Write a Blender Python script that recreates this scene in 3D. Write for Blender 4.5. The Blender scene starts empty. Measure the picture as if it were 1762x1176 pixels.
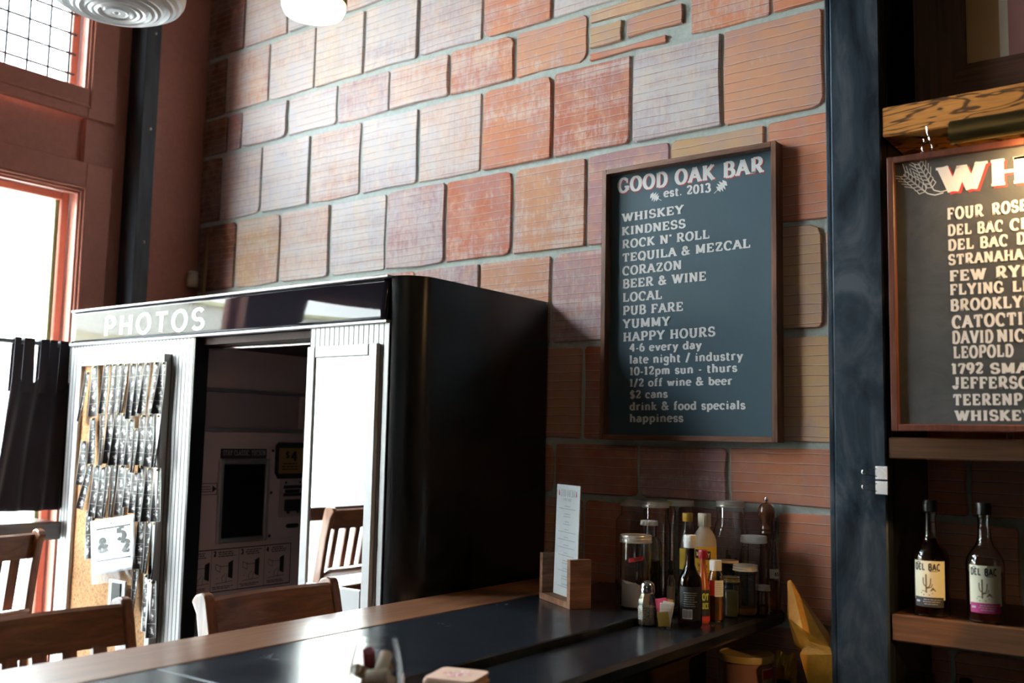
import bpy, math, random
from math import sin, cos, pi, radians as rad
from mathutils import Vector, Matrix, Euler
C = bpy.context.scene.collection
sc = bpy.context.scene

# ------------------------------------------------------------------ camera
cam_d = bpy.data.cameras.new('camera'); cam = bpy.data.objects.new('camera', cam_d); C.objects.link(cam)
cam_d.sensor_width = 36.0; cam_d.lens = 1695.6 * 36.0 / 1762.0; cam_d.clip_start = 0.05; cam_d.clip_end = 200
_y, _p, _r = rad(36.937), rad(5.698), rad(1.177)
_F = Vector((-sin(_y)*cos(_p), cos(_y)*cos(_p), sin(_p))); _R = Vector((cos(_y), sin(_y), 0)); _U = _R.cross(_F)
_A = _R*cos(_r) + _U*sin(_r); _B = _U*cos(_r) - _R*sin(_r)
cam.matrix_world = Matrix(((_A.x, _B.x, -_F.x, 0), (_A.y, _B.y, -_F.y, 0), (_A.z, _B.z, -_F.z, 1.52), (0, 0, 0, 1)))
cam_d.dof.use_dof = True; cam_d.dof.focus_distance = 2.85; cam_d.dof.aperture_fstop = 2.4
sc.camera = cam
sc.view_settings.view_transform = 'Standard'; sc.view_settings.look = 'None'
sc.view_settings.exposure = 0.76; sc.view_settings.gamma = 1.0; sc.view_settings.use_curve_mapping = False
sc.cycles.sample_clamp_indirect = 6.0; sc.cycles.transparent_max_bounces = 24; sc.cycles.max_bounces = 12
sc.cycles.blur_glossy = 0.5

# ------------------------------------------------------------------ sky and daylight
SKY = 31
w = bpy.data.worlds.new('sky'); sc.world = w; w.use_nodes = True
nt = w.node_tree; bg = nt.nodes['Background']; bg.inputs[1].default_value = SKY
tc = nt.nodes.new('ShaderNodeTexCoord'); sp = nt.nodes.new('ShaderNodeSeparateXYZ'); cr = nt.nodes.new('ShaderNodeValToRGB')
nt.links.new(tc.outputs['Generated'], sp.inputs[0]); nt.links.new(sp.outputs['Z'], cr.inputs[0]); nt.links.new(cr.outputs[0], bg.inputs[0])
cr.color_ramp.elements[0].color = (.93, .96, .97, 1); cr.color_ramp.elements[1].color = (.72, .88, 1.0, 1); cr.color_ramp.elements[1].position = .9

def area_light(name, loc, size, rot, energy, color, parent=None, portal=False):
    l = bpy.data.lights.new(name, 'AREA'); l.shape = 'RECTANGLE'; l.size, l.size_y = size; l.energy = energy; l.color = color
    o = bpy.data.objects.new(name, l); C.objects.link(o); o.rotation_euler = rot
    if parent: o.parent = parent; o.location = Vector(loc) - Vector(parent.location)
    else: o.location = loc
    if portal: l.cycles.is_portal = True
    return o
BAYS = [1.10, -.35]          # near edge of each window bay along the left wall, each 1.1 m wide

# ------------------------------------------------------------------ tagging and mesh helpers
def tag(o, label=None, cat=None, group=None, kind=None):
    if label: o['label'] = label
    if cat: o['category'] = cat
    if group: o['group'] = group
    if kind: o['kind'] = kind
    return o
def thing(name, label, cat, loc=(0, 0, 0), group=None, rz=0):
    o = bpy.data.objects.new(name, None); o.empty_display_size = .05; C.objects.link(o)
    o.location = loc; o.rotation_euler = (0, 0, rz)
    return tag(o, label, cat, group)
def link(name, me, parent=None, loc=(0, 0, 0)):
    o = bpy.data.objects.new(name, me); C.objects.link(o); o.location = loc
    if parent: o.parent = parent
    return o
def copy_tree(o, parent=None):
    c = o.copy(); C.objects.link(c); c.parent = parent
    for ch in list(o.children): copy_tree(ch, c)
    return c

class MB:
    """collects polygons, in the coordinates of the thing's parent (or the world), into one mesh"""
    def __init__(s): s.v = []; s.f = []; s.sm = []
    def add(s, vs, fs, smooth=False, M=None):
        b = len(s.v)
        s.v += [tuple(M @ Vector(p)) if M else tuple(p) for p in vs]
        s.f += [tuple(b+i for i in f) for f in fs]; s.sm += [smooth]*len(fs); return s
    def box(s, x0, y0, z0, x1, y1, z1, b=0, M=None):
        if b <= 0:
            vs = [(x, y, z) for x in (x0, x1) for y in (y0, y1) for z in (z0, z1)]
            return s.add(vs, [(0, 1, 3, 2), (4, 6, 7, 5), (0, 4, 5, 1), (2, 3, 7, 6), (0, 2, 6, 4), (1, 5, 7, 3)], False, M)
        b = min(b, (x1-x0)*.45, (y1-y0)*.45, (z1-z0)*.45)
        lo = (x0, y0, z0); hi = (x1, y1, z1); vs = []; idx = {}
        for c in range(8):
            sg = [(c >> k) & 1 for k in range(3)]
            for a in range(3):
                p = [(hi[k] if sg[k] else lo[k]) if k == a else (hi[k]-b if sg[k] else lo[k]+b) for k in range(3)]
                idx[c, a] = len(vs); vs.append(tuple(p))
        fs = []
        for a in range(3):
            o1, o2 = (a+1) % 3, (a+2) % 3
            for sgn in (0, 1):
                cs = [sgn << a | u << o1 | v << o2 for u, v in ((0, 0), (1, 0), (1, 1), (0, 1))]
                q = [idx[c, a] for c in cs]; fs.append(tuple(q if sgn else q[::-1]))
            for u in (0, 1):
                for v in (0, 1):
                    c0 = u << o1 | v << o2; c1 = c0 | 1 << a
                    q = [idx[c0, o1], idx[c1, o1], idx[c1, o2], idx[c0, o2]]
                    fs.append(tuple(q[::-1] if (u ^ v) == 0 else q))
        for c in range(8):
            q = [idx[c, 0], idx[c, 1], idx[c, 2]]; n = bin(c).count('1')
            fs.append(tuple(q if n % 2 else q[::-1]))
        return s.add(vs, fs, False, M)
    def lathe(s, prof, n=32, cx=0, cy=0, cz=0, closed=False, M=None, smooth=True, squash=None):
        vs = []; fs = []; m = len(prof)
        for r, z in prof:
            for k in range(n):
                a = 2*pi*k/n
                if squash: rr = r*squash(a)
                else: rr = r
                vs.append((cx+rr*cos(a), cy+rr*sin(a), cz+z))
        for i in range(m-1 if not closed else m):
            j = (i+1) % m
            for k in range(n):
                l = (k+1) % n; fs.append((i*n+k, i*n+l, j*n+l, j*n+k))
        if not closed:
            if prof[0][0] > 1e-6: fs.append(tuple(range(n))[::-1])
            if prof[-1][0] > 1e-6: fs.append(tuple((m-1)*n+k for k in range(n)))
        return s.add(vs, fs, smooth, M)
    def tube(s, pts, r, n=10, M=None, cap=True):
        P = [Vector(p) for p in pts]; R = r if isinstance(r, (list, tuple)) else [r]*len(P); vs = []; fs = []
        up = Vector((0, 0, 1)); t0 = (P[1]-P[0]).normalized()
        if abs(t0.dot(up)) > .95: up = Vector((0, 1, 0))
        u = t0.cross(up).normalized()
        for i, p in enumerate(P):
            t = ((P[min(i+1, len(P)-1)]-P[max(i-1, 0)])).normalized()
            u = (u - t*u.dot(t)).normalized(); v = t.cross(u)
            for k in range(n):
                a = 2*pi*k/n; vs.append(tuple(p + u*cos(a)*R[i] + v*sin(a)*R[i]))
        for i in range(len(P)-1):
            for k in range(n):
                l = (k+1) % n; fs.append((i*n+k, i*n+l, (i+1)*n+l, (i+1)*n+k))
        if cap: fs += [tuple(range(n))[::-1], tuple((len(P)-1)*n+k for k in range(n))]
        return s.add(vs, fs, True, M)
    def prism(s, poly, h0, h1, ax='z', M=None, smooth=False):
        """2-D outline extruded: ax z -> (x,y), ax y -> (x,z), ax x -> (y,z)"""
        def P(a, b, h): return {'z': (a, b, h), 'y': (a, h, b), 'x': (h, a, b)}[ax]
        n = len(poly); vs = [P(a, b, h0) for a, b in poly]+[P(a, b, h1) for a, b in poly]
        fs = [tuple(range(n))[::-1], tuple(range(n, 2*n))]+[(i, (i+1) % n, n+(i+1) % n, n+i) for i in range(n)]
        return s.add(vs, fs, smooth, M)
    def quad(s, a, b, c, d): return s.add([a, b, c, d], [(0, 1, 2, 3)])
    def build(s, name, mat, parent=None, loc=None, world=False):
        """world=True: vertices are world coordinates, the object is put at loc (or the parent's place)"""
        off = Vector((0, 0, 0))
        if world:
            off = Vector(loc) if loc else Vector((0, 0, 0)); q = parent
            while q: off = off + Vector(q.location); q = q.parent
        vs = [tuple(Vector(p)-off) for p in s.v] if world else s.v
        me = bpy.data.meshes.new(name); me.from_pydata(vs, [], s.f); me.materials.append(mat)
        me.polygons.foreach_set('use_smooth', s.sm); me.update()
        import bmesh
        bm = bmesh.new(); bm.from_mesh(me); bmesh.ops.recalc_face_normals(bm, faces=bm.faces); bm.to_mesh(me); bm.free()
        if any(s.sm):
            try: me.set_sharp_from_angle(angle=rad(38))
            except Exception: pass
        if world: l = (0, 0, 0) if parent else (tuple(off))
        else: l = loc or (0, 0, 0)
        return link(name, me, parent, l)

def wrect(x0, x1, z0, z1, y): return [(x0, y, z0), (x1, y, z0), (x1, y, z1), (x0, y, z1)]
def rrect(x0, y0, x1, y1, r, n=5):
    out = []
    for cx, cy, a in ((x1-r, y1-r, 0), (x0+r, y1-r, 90), (x0+r, y0+r, 180), (x1-r, y0+r, 270)):
        out += [(cx+r*cos(rad(a+90*k/n)), cy+r*sin(rad(a+90*k/n))) for k in range(n+1)]
    return out

# ------------------------------------------------------------------ materials
MATS = {}
def mat(name, col=(.5, .5, .5), rough=.5, metal=0, **kw):
    m = bpy.data.materials.new(name); m.use_nodes = True; n = m.node_tree; b = n.nodes['Principled BSDF']
    b.inputs['Base Color'].default_value = (*col, 1); b.inputs['Roughness'].default_value = rough; b.inputs['Metallic'].default_value = metal
    for k, v in kw.items(): b.inputs[k.replace('_', ' ')].default_value = v
    MATS[name] = m; return m
def N(m, t, **kw):
    n = m.node_tree.nodes.new(t)
    for k, v in kw.items(): setattr(n, k, v)
    return n
def L(m, a, b): m.node_tree.links.new(a, b)
def coords(m, scale=(1, 1, 1), kind='Object', rot=(0, 0, 0)):
    tc = N(m, 'ShaderNodeTexCoord'); mp = N(m, 'ShaderNodeMapping'); mp.inputs['Scale'].default_value = scale; mp.inputs['Rotation'].default_value = rot
    L(m, tc.outputs[kind], mp.inputs[0]); return mp.outputs[0]
def noise(m, vec, scale=5, detail=4, rough=.6, dist=0):
    n = N(m, 'ShaderNodeTexNoise'); n.inputs['Scale'].default_value = scale; n.inputs['Detail'].default_value = detail
    n.inputs['Roughness'].default_value = rough; n.inputs['Distortion'].default_value = dist
    if vec is not None: L(m, vec, n.inputs['Vector'])
    return n.outputs['Fac']
def ramp(m, fac, stops):
    r = N(m, 'ShaderNodeValToRGB'); e = r.color_ramp.elements
    while len(e) < len(stops): e.new(.5)
    for i, (p, c) in enumerate(stops): e[i].position = p; e[i].color = (*c, 1) if len(c) == 3 else c
    L(m, fac, r.inputs[0]); return r.outputs[0]
def mix(m, fac, a, b):
    x = N(m, 'ShaderNodeMix', data_type='RGBA')
    for s_, i in ((fac, 0), (a, 6), (b, 7)):
        if hasattr(s_, 'links'): L(m, s_, x.inputs[i])
        else: x.inputs[i].default_value = s_ if i == 0 else ((*s_, 1) if len(s_) == 3 else s_)
    return x.outputs[2]
def math_(m, op, a, b=None, c=None):
    x = N(m, 'ShaderNodeMath', operation=op)
    for i, s_ in enumerate((a, b, c)):
        if s_ is None: continue
        if hasattr(s_, 'links'): L(m, s_, x.inputs[i])
        else: x.inputs[i].default_value = s_
    return x.outputs[0]
def bump(m, h, strength=.3, dist=.002):
    b = N(m, 'ShaderNodeBump'); b.inputs['Strength'].default_value = strength; b.inputs['Distance'].default_value = dist
    L(m, h, b.inputs['Height']); L(m, b.outputs[0], m.node_tree.nodes['Principled BSDF'].inputs['Normal'])
def setc(m, out): L(m, out, m.node_tree.nodes['Principled BSDF'].inputs['Base Color'])
def setr(m, out): L(m, out, m.node_tree.nodes['Principled BSDF'].inputs['Roughness'])
def wood(name, c0, c1, grain=(2, 40, 40), rough=.4, coat=0, contrast=(.35, .65), bumpy=.15):
    m = mat(name, c0, rough); v = coords(m, grain); f = noise(m, v, 1.6, 6, .65, .6)
    v2 = coords(m, (grain[0]*3, grain[1]*4, grain[2]*4)); f2 = noise(m, v2, 2.5, 3)
    a = ramp(m, f, [(contrast[0], c0), (contrast[1], c1)])
    setc(m, mix(m, math_(m, 'MULTIPLY', f2, .5), a, tuple(x*.45 for x in c0)))
    bump(m, f2, bumpy, .001)
    if coat: m.node_tree.nodes['Principled BSDF'].inputs['Coat Weight'].default_value = coat; m.node_tree.nodes['Principled BSDF'].inputs['Coat Roughness'].default_value = .12
    return m

# bricks: object colour carries the body colour of each brick, its alpha the lime wash plus some painted-in haze
m = mat('hollow_clay_brick', rough=.85)
oi = N(m, 'ShaderNodeObjectInfo'); tcn = N(m, 'ShaderNodeTexCoord')
off = N(m, 'ShaderNodeVectorMath', operation='ADD'); L(m, tcn.outputs['Object'], off.inputs[0])
cmb = N(m, 'ShaderNodeCombineXYZ')
rnd = math_(m, 'MULTIPLY', oi.outputs['Random'], 37.0); L(m, rnd, cmb.inputs[0]); L(m, rnd, cmb.inputs[2]); L(m, cmb.outputs[0], off.inputs[1])
P = off.outputs[0]
def mapped(src, s):
    mp = N(m, 'ShaderNodeMapping'); mp.inputs['Scale'].default_value = s; L(m, src, mp.inputs[0]); return mp.outputs[0]
blot = noise(m, mapped(P, (5, 5, 4)), 2.4, 5, .65, .5)
hue = noise(m, mapped(P, (4, 1, 3)), 1.7, 4, .65, .6)
body = mix(m, ramp(m, hue, [(.40, (0, 0, 0)), (.62, (.5, .5, .5))]), oi.outputs['Color'], (.42, .29, .31))
body = mix(m, ramp(m, blot, [(.48, (0, 0, 0)), (.66, (.5, .5, .5))]), body, (.66, .34, .20))
sepz = N(m, 'ShaderNodeSeparateXYZ'); L(m, tcn.outputs['Object'], sepz.inputs[0])
wob = noise(m, mapped(P, (3, 1, 12)), 1.5, 2)
gz = math_(m, 'ADD', math_(m, 'MULTIPLY', sepz.outputs['Z'], 34.0), math_(m, 'MULTIPLY', wob, .45))
fr = math_(m, 'FRACT', gz)
cell = math_(m, 'FLOOR', gz)
wn = N(m, 'ShaderNodeTexWhiteNoise', noise_dimensions='1D'); L(m, math_(m, 'ADD', cell, rnd), wn.inputs['W'])
dgro = math_(m, 'ABSOLUTE', math_(m, 'SUBTRACT', fr, .5))
groove = ramp(m, dgro, [(.0, (0, 0, 0)), (.03, (.2, .2, .2)), (.06, (1, 1, 1))])          # 0 inside a scored line
gr_on = math_(m, 'MULTIPLY', math_(m, 'SUBTRACT', 1.0, groove), ramp(m, noise(m, mapped(P, (5, 1, 30)), 2, 3), [(.3, (0, 0, 0)), (.5, (1, 1, 1))]))
wash_n = noise(m, mapped(P, (22, 1, 12)), 2.6, 8, .78)
streak = noise(m, mapped(P, (60, 1, 4)), 1.5, 4, .7)
alpha = oi.outputs['Alpha']
bigp = noise(m, mapped(P, (5, 1, 5)), 1.3, 3, .6)
wash = math_(m, 'ADD', math_(m, 'ADD', math_(m, 'ADD', math_(m, 'MULTIPLY', wash_n, .50), math_(m, 'MULTIPLY', bigp, .32)), math_(m, 'MULTIPLY', streak, .24)), math_(m, 'MULTIPLY', wn.outputs['Value'], .10))
wash = math_(m, 'SUBTRACT', math_(m, 'ADD', wash, math_(m, 'MULTIPLY', alpha, .54)), .83)
washf = ramp(m, math_(m, 'MULTIPLY', wash, 4.0), [(0, (0, 0, 0)), (.4, (.42, .42, .42)), (1, (.84, .84, .84))])
col = mix(m, washf, body, mix(m, ramp(m, blot, [(.35, (0, 0, 0)), (.65, (1, 1, 1))]), (.61, .60, .63), (.70, .62, .56)))
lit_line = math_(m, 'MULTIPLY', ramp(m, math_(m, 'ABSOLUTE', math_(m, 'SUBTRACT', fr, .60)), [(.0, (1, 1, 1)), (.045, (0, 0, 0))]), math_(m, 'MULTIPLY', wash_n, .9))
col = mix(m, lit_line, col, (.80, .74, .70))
col = mix(m, math_(m, 'MULTIPLY', gr_on, .72), col, (.27, .14, .095))
setc(m, col)
fine = noise(m, mapped(P, (30, 30, 30)), 4, 5, .7)
hh = math_(m, 'ADD', math_(m, 'MULTIPLY', fine, .25), math_(m, 'SUBTRACT', math_(m, 'MULTIPLY', wash_n, .35), math_(m, 'MULTIPLY', gr_on, .55)))
bump(m, hh, .55, .0024)
m = mat('grey_mortar', (.30, .33, .32), .95)
f = noise(m, coords(m, (1, 1, 1)), 60, 6, .7); f2 = noise(m, coords(m, (1, 1, 1)), 5, 3)
setc(m, mix(m, f2, ramp(m, f, [(.3, (.34, .39, .37)), (.7, (.56, .62, .59))]), (.48, .54, .51))); bump(m, f, .8, .006)
m = mat('red_brown_paint', (.27, .095, .06), .45)
f = noise(m, coords(m), 40, 3); setc(m, ramp(m, f, [(.3, (.46, .18, .125)), (.7, (.52, .21, .15))])); bump(m, noise(m, coords(m), 350, 2), .08, .001)
m = mat('dark_column_steel', (.03, .035, .045), .38, .55); f = noise(m, coords(m, (1, 1, .15)), 22, 5); setc(m, ramp(m, f, [(.3, (.016, .02, .026)), (.75, (.055, .062, .07))])); setr(m, ramp(m, f, [(.3, (.3,)*3), (.7, (.48,)*3)]))
m = mat('mill_scale_steel', (.04, .055, .075), .4, .8)
f = noise(m, coords(m, (1, 1, .45)), 7, 6, .6, 1.5); f2 = noise(m, coords(m, (60, 60, 1)), 1, 3)
setc(m, mix(m, math_(m, 'MULTIPLY', f2, .3), ramp(m, f, [(.36, (.020, .036, .056)), (.5, (.052, .080, .112)), (.64, (.13, .155, .19))]), (.10, .10, .115)))
setr(m, ramp(m, f, [(.3, (.32,)*3), (.7, (.46,)*3)]))
wood('walnut_stained_frame', (.11, .042, .024), (.34, .15, .082), (30, 30, 2.2), .42)
wood('walnut_stained_frame_h', (.11, .042, .024), (.34, .15, .082), (2.2, 30, 30), .42)
wood('mahogany_frame', (.10, .030, .018), (.20, .066, .040), (30, 30, 2), .4)
wood('dark_shelf_wood', (.085, .034, .014), (.20, .085, .034), (2.5, 34, 60), .45)
wood('dark_frame_wood', (.050, .021, .013), (.15, .062, .038), (34, 34, 1.5), .5, contrast=(.4, .6))
wood('bar_edge_wood', (.12, .045, .022), (.27, .115, .056), (30, 2.2, 30), .34, coat=.12)
wood('stool_wood', (.15, .050, .020), (.33, .125, .055), (22, 22, 3), .3, coat=.6)
wood('stool_wood_rail', (.15, .050, .020), (.33, .125, .055), (22, 3, 22), .3, coat=.6)
wood('ledge_wood', (.030, .016, .012), (.085, .045, .032), (30, 2, 30), .35, coat=.3)
wood('menu_holder_wood', (.13, .055, .028), (.34, .165, .095), (30, 3, 30), .45)
wood('pepper_mill_wood', (.10, .030, .012), (.20, .065, .025), (20, 20, 2), .25, coat=.8)
wood('pale_pole_wood', (.30, .15, .06), (.42, .23, .10), (30, 30, 2), .5)
wood('floor_board', (.035, .020, .013), (.075, .045, .028), (20, 1.5, 20), .4)
m = mat('oak_beam', (.4, .2, .08), .45)
v = coords(m, (3.0, 3.0, 15.0)); f = noise(m, v, 1.3, 3, .5, .6)
rings = math_(m, 'FRACT', math_(m, 'MULTIPLY', f, 9.0))
fib = noise(m, coords(m, (6, 100, 140)), 2, 3)
base = ramp(m, fib, [(.3, (.62, .22, .045)), (.7, (.88, .38, .09))])
setc(m, mix(m, ramp(m, math_(m, 'ADD', rings, math_(m, 'MULTIPLY', fib, .12)), [(.62, (0, 0, 0)), (.78, (.85, .85, .85)), (.92, (.9, .9, .9)), (1, (.1, .1, .1))]), base, (.055, .02, .010))); bump(m, fib, .2, .001)
m = mat('black_bar_slab', (.010, .012, .016), .22, 0); f = noise(m, coords(m), 6, 6, .7); setr(m, ramp(m, f, [(.3, (.17,)*3), (.75, (.30,)*3)]))
setc(m, ramp(m, noise(m, coords(m, (1, 1, 1)), 14, 5, .8), [(.4, (.008, .010, .014)), (.8, (.02, .024, .03))]))
mat('slab_seam', (.20, .21, .22), .5)
mat('black_side_laminate', (.005, .005, .006), .27, 0, Specular_IOR_Level=.55)
mat('black_trim', (.008, .008, .009), .3)
mat('dark_reflective_acrylic', (.012, .010, .014), .03, 0, Specular_IOR_Level=.17)
m = mat('fluted_chrome', (.46, .475, .48), .42, .4)
mat('chrome', (.85, .86, .87), .12, 1.0)
mat('white_aluminium', (.52, .53, .54), .42, .25)
mat('mirror_silver', (.93, .95, .95), .01, 1.0)
m = mat('booth_laminate', (.66, .48, .46), .55); bump(m, noise(m, coords(m), 600, 2), .1, .001)
mat('booth_recess', (.36, .27, .27), .6)
mat('grey_strip_metal', (.42, .41, .43), .35, .7)
mat('screen_glass', (.006, .006, .008), .12)
mat('booth_ink', (.018, .014, .018), .6)
mat('booth_tan_card', (.34, .19, .06), .7)
mat('booth_pale_card', (.42, .32, .31), .7)
mat('booth_grey_ink', (.42, .36, .38), .6)
m = mat('cork', (.5, .28, .13), .9); f = noise(m, coords(m), 90, 6, .8); setc(m, ramp(m, f, [(.36, (.26, .12, .045)), (.5, (.50, .27, .12)), (.7, (.62, .37, .18))])); bump(m, f, .4, .001)
m = mat('photo_strip_print', (.5, .5, .5), .28)
uv = N(m, 'ShaderNodeTexCoord'); sx = N(m, 'ShaderNodeSeparateXYZ'); L(m, uv.outputs['UV'], sx.inputs[0]); oi = N(m, 'ShaderNodeObjectInfo')
fr = math_(m, 'FRACT', math_(m, 'MULTIPLY', sx.outputs['Y'], 4.0)); cell = math_(m, 'FLOOR', math_(m, 'MULTIPLY', sx.outputs['Y'], 4.0))
rndp = math_(m, 'MULTIPLY', oi.outputs['Random'], 53.0)
cb = N(m, 'ShaderNodeCombineXYZ'); L(m, math_(m, 'MULTIPLY', sx.outputs['X'], 1.3), cb.inputs[0]); L(m, math_(m, 'MULTIPLY', fr, 1.6), cb.inputs[1]); L(m, math_(m, 'ADD', math_(m, 'MULTIPLY', cell, 3.3), rndp), cb.inputs[2])
nz = noise(m, cb.outputs[0], 2.6, 3, .6)
dx = math_(m, 'SUBTRACT', sx.outputs['X'], .5); dy = math_(m, 'SUBTRACT', fr, .55)
dd = math_(m, 'SQRT', math_(m, 'ADD', math_(m, 'MULTIPLY', math_(m, 'MULTIPLY', dx, dx), 3.2), math_(m, 'MULTIPLY', math_(m, 'MULTIPLY', dy, dy), 1.6)))
face = math_(m, 'SUBTRACT', math_(m, 'ADD', math_(m, 'MULTIPLY', nz, 1.5), -.02), math_(m, 'MULTIPLY', dd, .8))
pic = ramp(m, face, [(.40, (.008, .008, .009)), (.52, (.10, .10, .10)), (.60, (.50, .50, .49)), (.78, (.75, .75, .74))])
edge = math_(m, 'MULTIPLY', ramp(m, math_(m, 'ABSOLUTE', dx), [(.455, (1, 1, 1)), (.475, (0, 0, 0))]), ramp(m, math_(m, 'ABSOLUTE', math_(m, 'SUBTRACT', fr, .5)), [(.483, (1, 1, 1)), (.493, (.3, .3, .3))]))
setc(m, mix(m, edge, (.74, .74, .72), pic))
mat('curtain_cloth', (.022, .014, .020), .9, 0, Sheen_Weight=.3)
mat('booth_curtain', (.05, .09, .16), .8)
m = mat('chalkboard_blue', (.040, .085, .118), .6); f = noise(m, coords(m), 260, 2); bump(m, f, .15, .0005)
m = mat('chalkboard_grey', (.05, .055, .06), .7); f = noise(m, coords(m, (1, 1, 1)), 7, 7, .75, 1.2); setc(m, ramp(m, f, [(.3, (.034, .042, .050)), (.7, (.075, .078, .082))]))
mat('lettering_white', (.80, .80, .80), .75); mat('lettering_red', (.62, .05, .05), .7); mat('sign_lettering', (.92, .94, .96), .6)
mat('paper_white', (.82, .83, .85), .7); mat('ink_black', (.012, .016, .014), .6); mat('ink_grey', (.45, .46, .47), .6); mat('ink_pink', (.65, .12, .18), .6); mat('ink_navy', (.05, .08, .14), .6)
mat('white_plastic', (.78, .77, .74), .4); mat('cream_plastic', (.70, .60, .46), .42, 0, Subsurface_Weight=.1); mat('yellow_cap', (.72, .40, .04), .4); mat('red_cap', (.38, .012, .03), .4)
mat('tan_lid', (.62, .47, .28), .45); mat('black_plastic', (.01, .01, .01), .35)
mat('label_yellow', (.75, .47, .03), .6); mat('label_cream', (.74, .72, .56), .6); mat('label_red', (.45, .02, .03), .5); mat('label_black', (.015, .015, .018), .5)
mat('label_magenta', (.42, .02, .16), .55); mat('label_dark', (.03, .03, .04), .55); mat('label_green', (.45, .55, .08), .6); mat('cactus_ink', (.14, .10, .03), .7)
m = mat('zinc_lid', (.88, .85, .78), .30, .7)
mat('steel_bright', (.8, .8, .8), .18, 1.0); mat('brass_aged', (.30, .22, .09), .36, 1.0)
m = mat('sugar', (.82, .76, .74), .9); bump(m, noise(m, coords(m), 500, 2), .5, .001)
m = mat('ground_pepper', (.10, .075, .045), .95); f = noise(m, coords(m), 500, 2); setc(m, ramp(m, f, [(.4, (.05, .035, .02)), (.6, (.34, .26, .16))]))
mat('sweetener_paper', (.78, .76, .74), .6); mat('sweetener_pink', (.75, .10, .22), .6); mat('sweetener_yellow', (.62, .42, .08), .6)
mat('cinnamon', (.16, .06, .025), .8); mat('olive_green', (.09, .085, .02), .4); mat('cork_stopper', (.45, .29, .17), .85); mat('cork_wine', (.16, .02, .03), .8)
mat('dark_liquid', (.012, .009, .010), .1); mat('hot_sauce', (.34, .075, .02), .25)
m = mat('mustard_paper', (.56, .30, .035), .6); f = noise(m, coords(m), 18, 5, .7, 1.0); setc(m, ramp(m, f, [(.3, (.40, .155, .006)), (.7, (.58, .25, .012))])); bump(m, f, .5, .006)
m = mat('coaster_board', (.62, .40, .30), .8)
mat('tub_plastic', (.34, .17, .15), .45); mat('tub_lid', (.52, .36, .15), .4); mat('gold_foil', (.55, .34, .06), .3, .8)
mat('picture_tan', (.50, .34, .17), .7); mat('picture_cream', (.74, .70, .58), .7); mat('picture_rose', (.42, .20, .19), .7)
mat('ceiling_paint', (.08, .065, .058), .8); mat('room_paint', (.06, .038, .03), .8); mat('sidewalk', (.48, .47, .44), .9); mat('street', (.25, .25, .25), .9)
mat('facade', (.70, .68, .62), .9); mat('facade_glass', (.22, .27, .30), .3); mat('facade_trim', (.66, .62, .38), .8); mat('awning_cloth', (.50, .42, .28), .9)
mat('wire_steel', (.10, .11, .12), .5, .8); mat('green_edge', (.22, .36, .16), .6)
def emis(name, col, strength):
    m = mat(name, (0, 0, 0)); b = m.node_tree.nodes['Principled BSDF']; b.inputs['Emission Color'].default_value = (*col, 1); b.inputs['Emission Strength'].default_value = strength; return m
emis('lamp_glow', (1, .80, .48), 6); emis('warm_tube', (1, .62, .25), 14); emis('highlight_bulb_glow', (1, .66, .30), 45)
def thin_glass(name, tint, f0=.06, rough=.02):
    m = bpy.data.materials.new(name); m.use_nodes = True; n = m.node_tree; n.nodes.clear(); MATS[name] = m
    o = N(m, 'ShaderNodeOutputMaterial'); t = N(m, 'ShaderNodeBsdfTransparent'); t.inputs[0].default_value = (*tint, 1)
    g = N(m, 'ShaderNodeBsdfGlossy'); g.inputs['Roughness'].default_value = rough; x = N(m, 'ShaderNodeMixShader'); fr = N(m, 'ShaderNodeLayerWeight')
    L(m, math_(m, 'ADD', f0, math_(m, 'MULTIPLY', math_(m, 'POWER', fr.outputs['Facing'], 5.0), .9)), x.inputs[0]); L(m, t.outputs[0], x.inputs[1]); L(m, g.outputs[0], x.inputs[2]); L(m, x.outputs[0], o.inputs[0]); return m
thin_glass('window_glass', (.97, .99, .98)); thin_glass('clear_sleeve', (.96, .97, .97)); thin_glass('zip_bag_film', (.93, .95, .97), rough=.12)
def glass(name, col=(1, 1, 1), rough=0.0, ior=1.48):
    m = mat(name, col, rough); b = m.node_tree.nodes['Principled BSDF']; b.inputs['Transmission Weight'].default_value = 1; b.inputs['IOR'].default_value = ior; return m
m = glass('jar_glass', (.97, .985, .975)); bump(m, noise(m, coords(m), 30, 2), .25, .0012)
glass('clear_glass', (1, 1, 1)); glass('amber_liquid', (.95, .42, .06), 0, 1.36); glass('whiskey_liquid', (.35, .09, .02), 0, 1.36); glass('dark_bottle_glass', (.06, .03, .02), .02)
emis('opal_glass', (1, .82, .55), 3.2); mat('ribbed_glass', (.92, .93, .93), .35, .1, Coat_Weight=.6)
mat('booth_dark_lining', (.05, .025, .022), .7)
mat('milky_plastic', (.66, .56, .42), .4, 0, Transmission_Weight=.2)
MT = MATS

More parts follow.
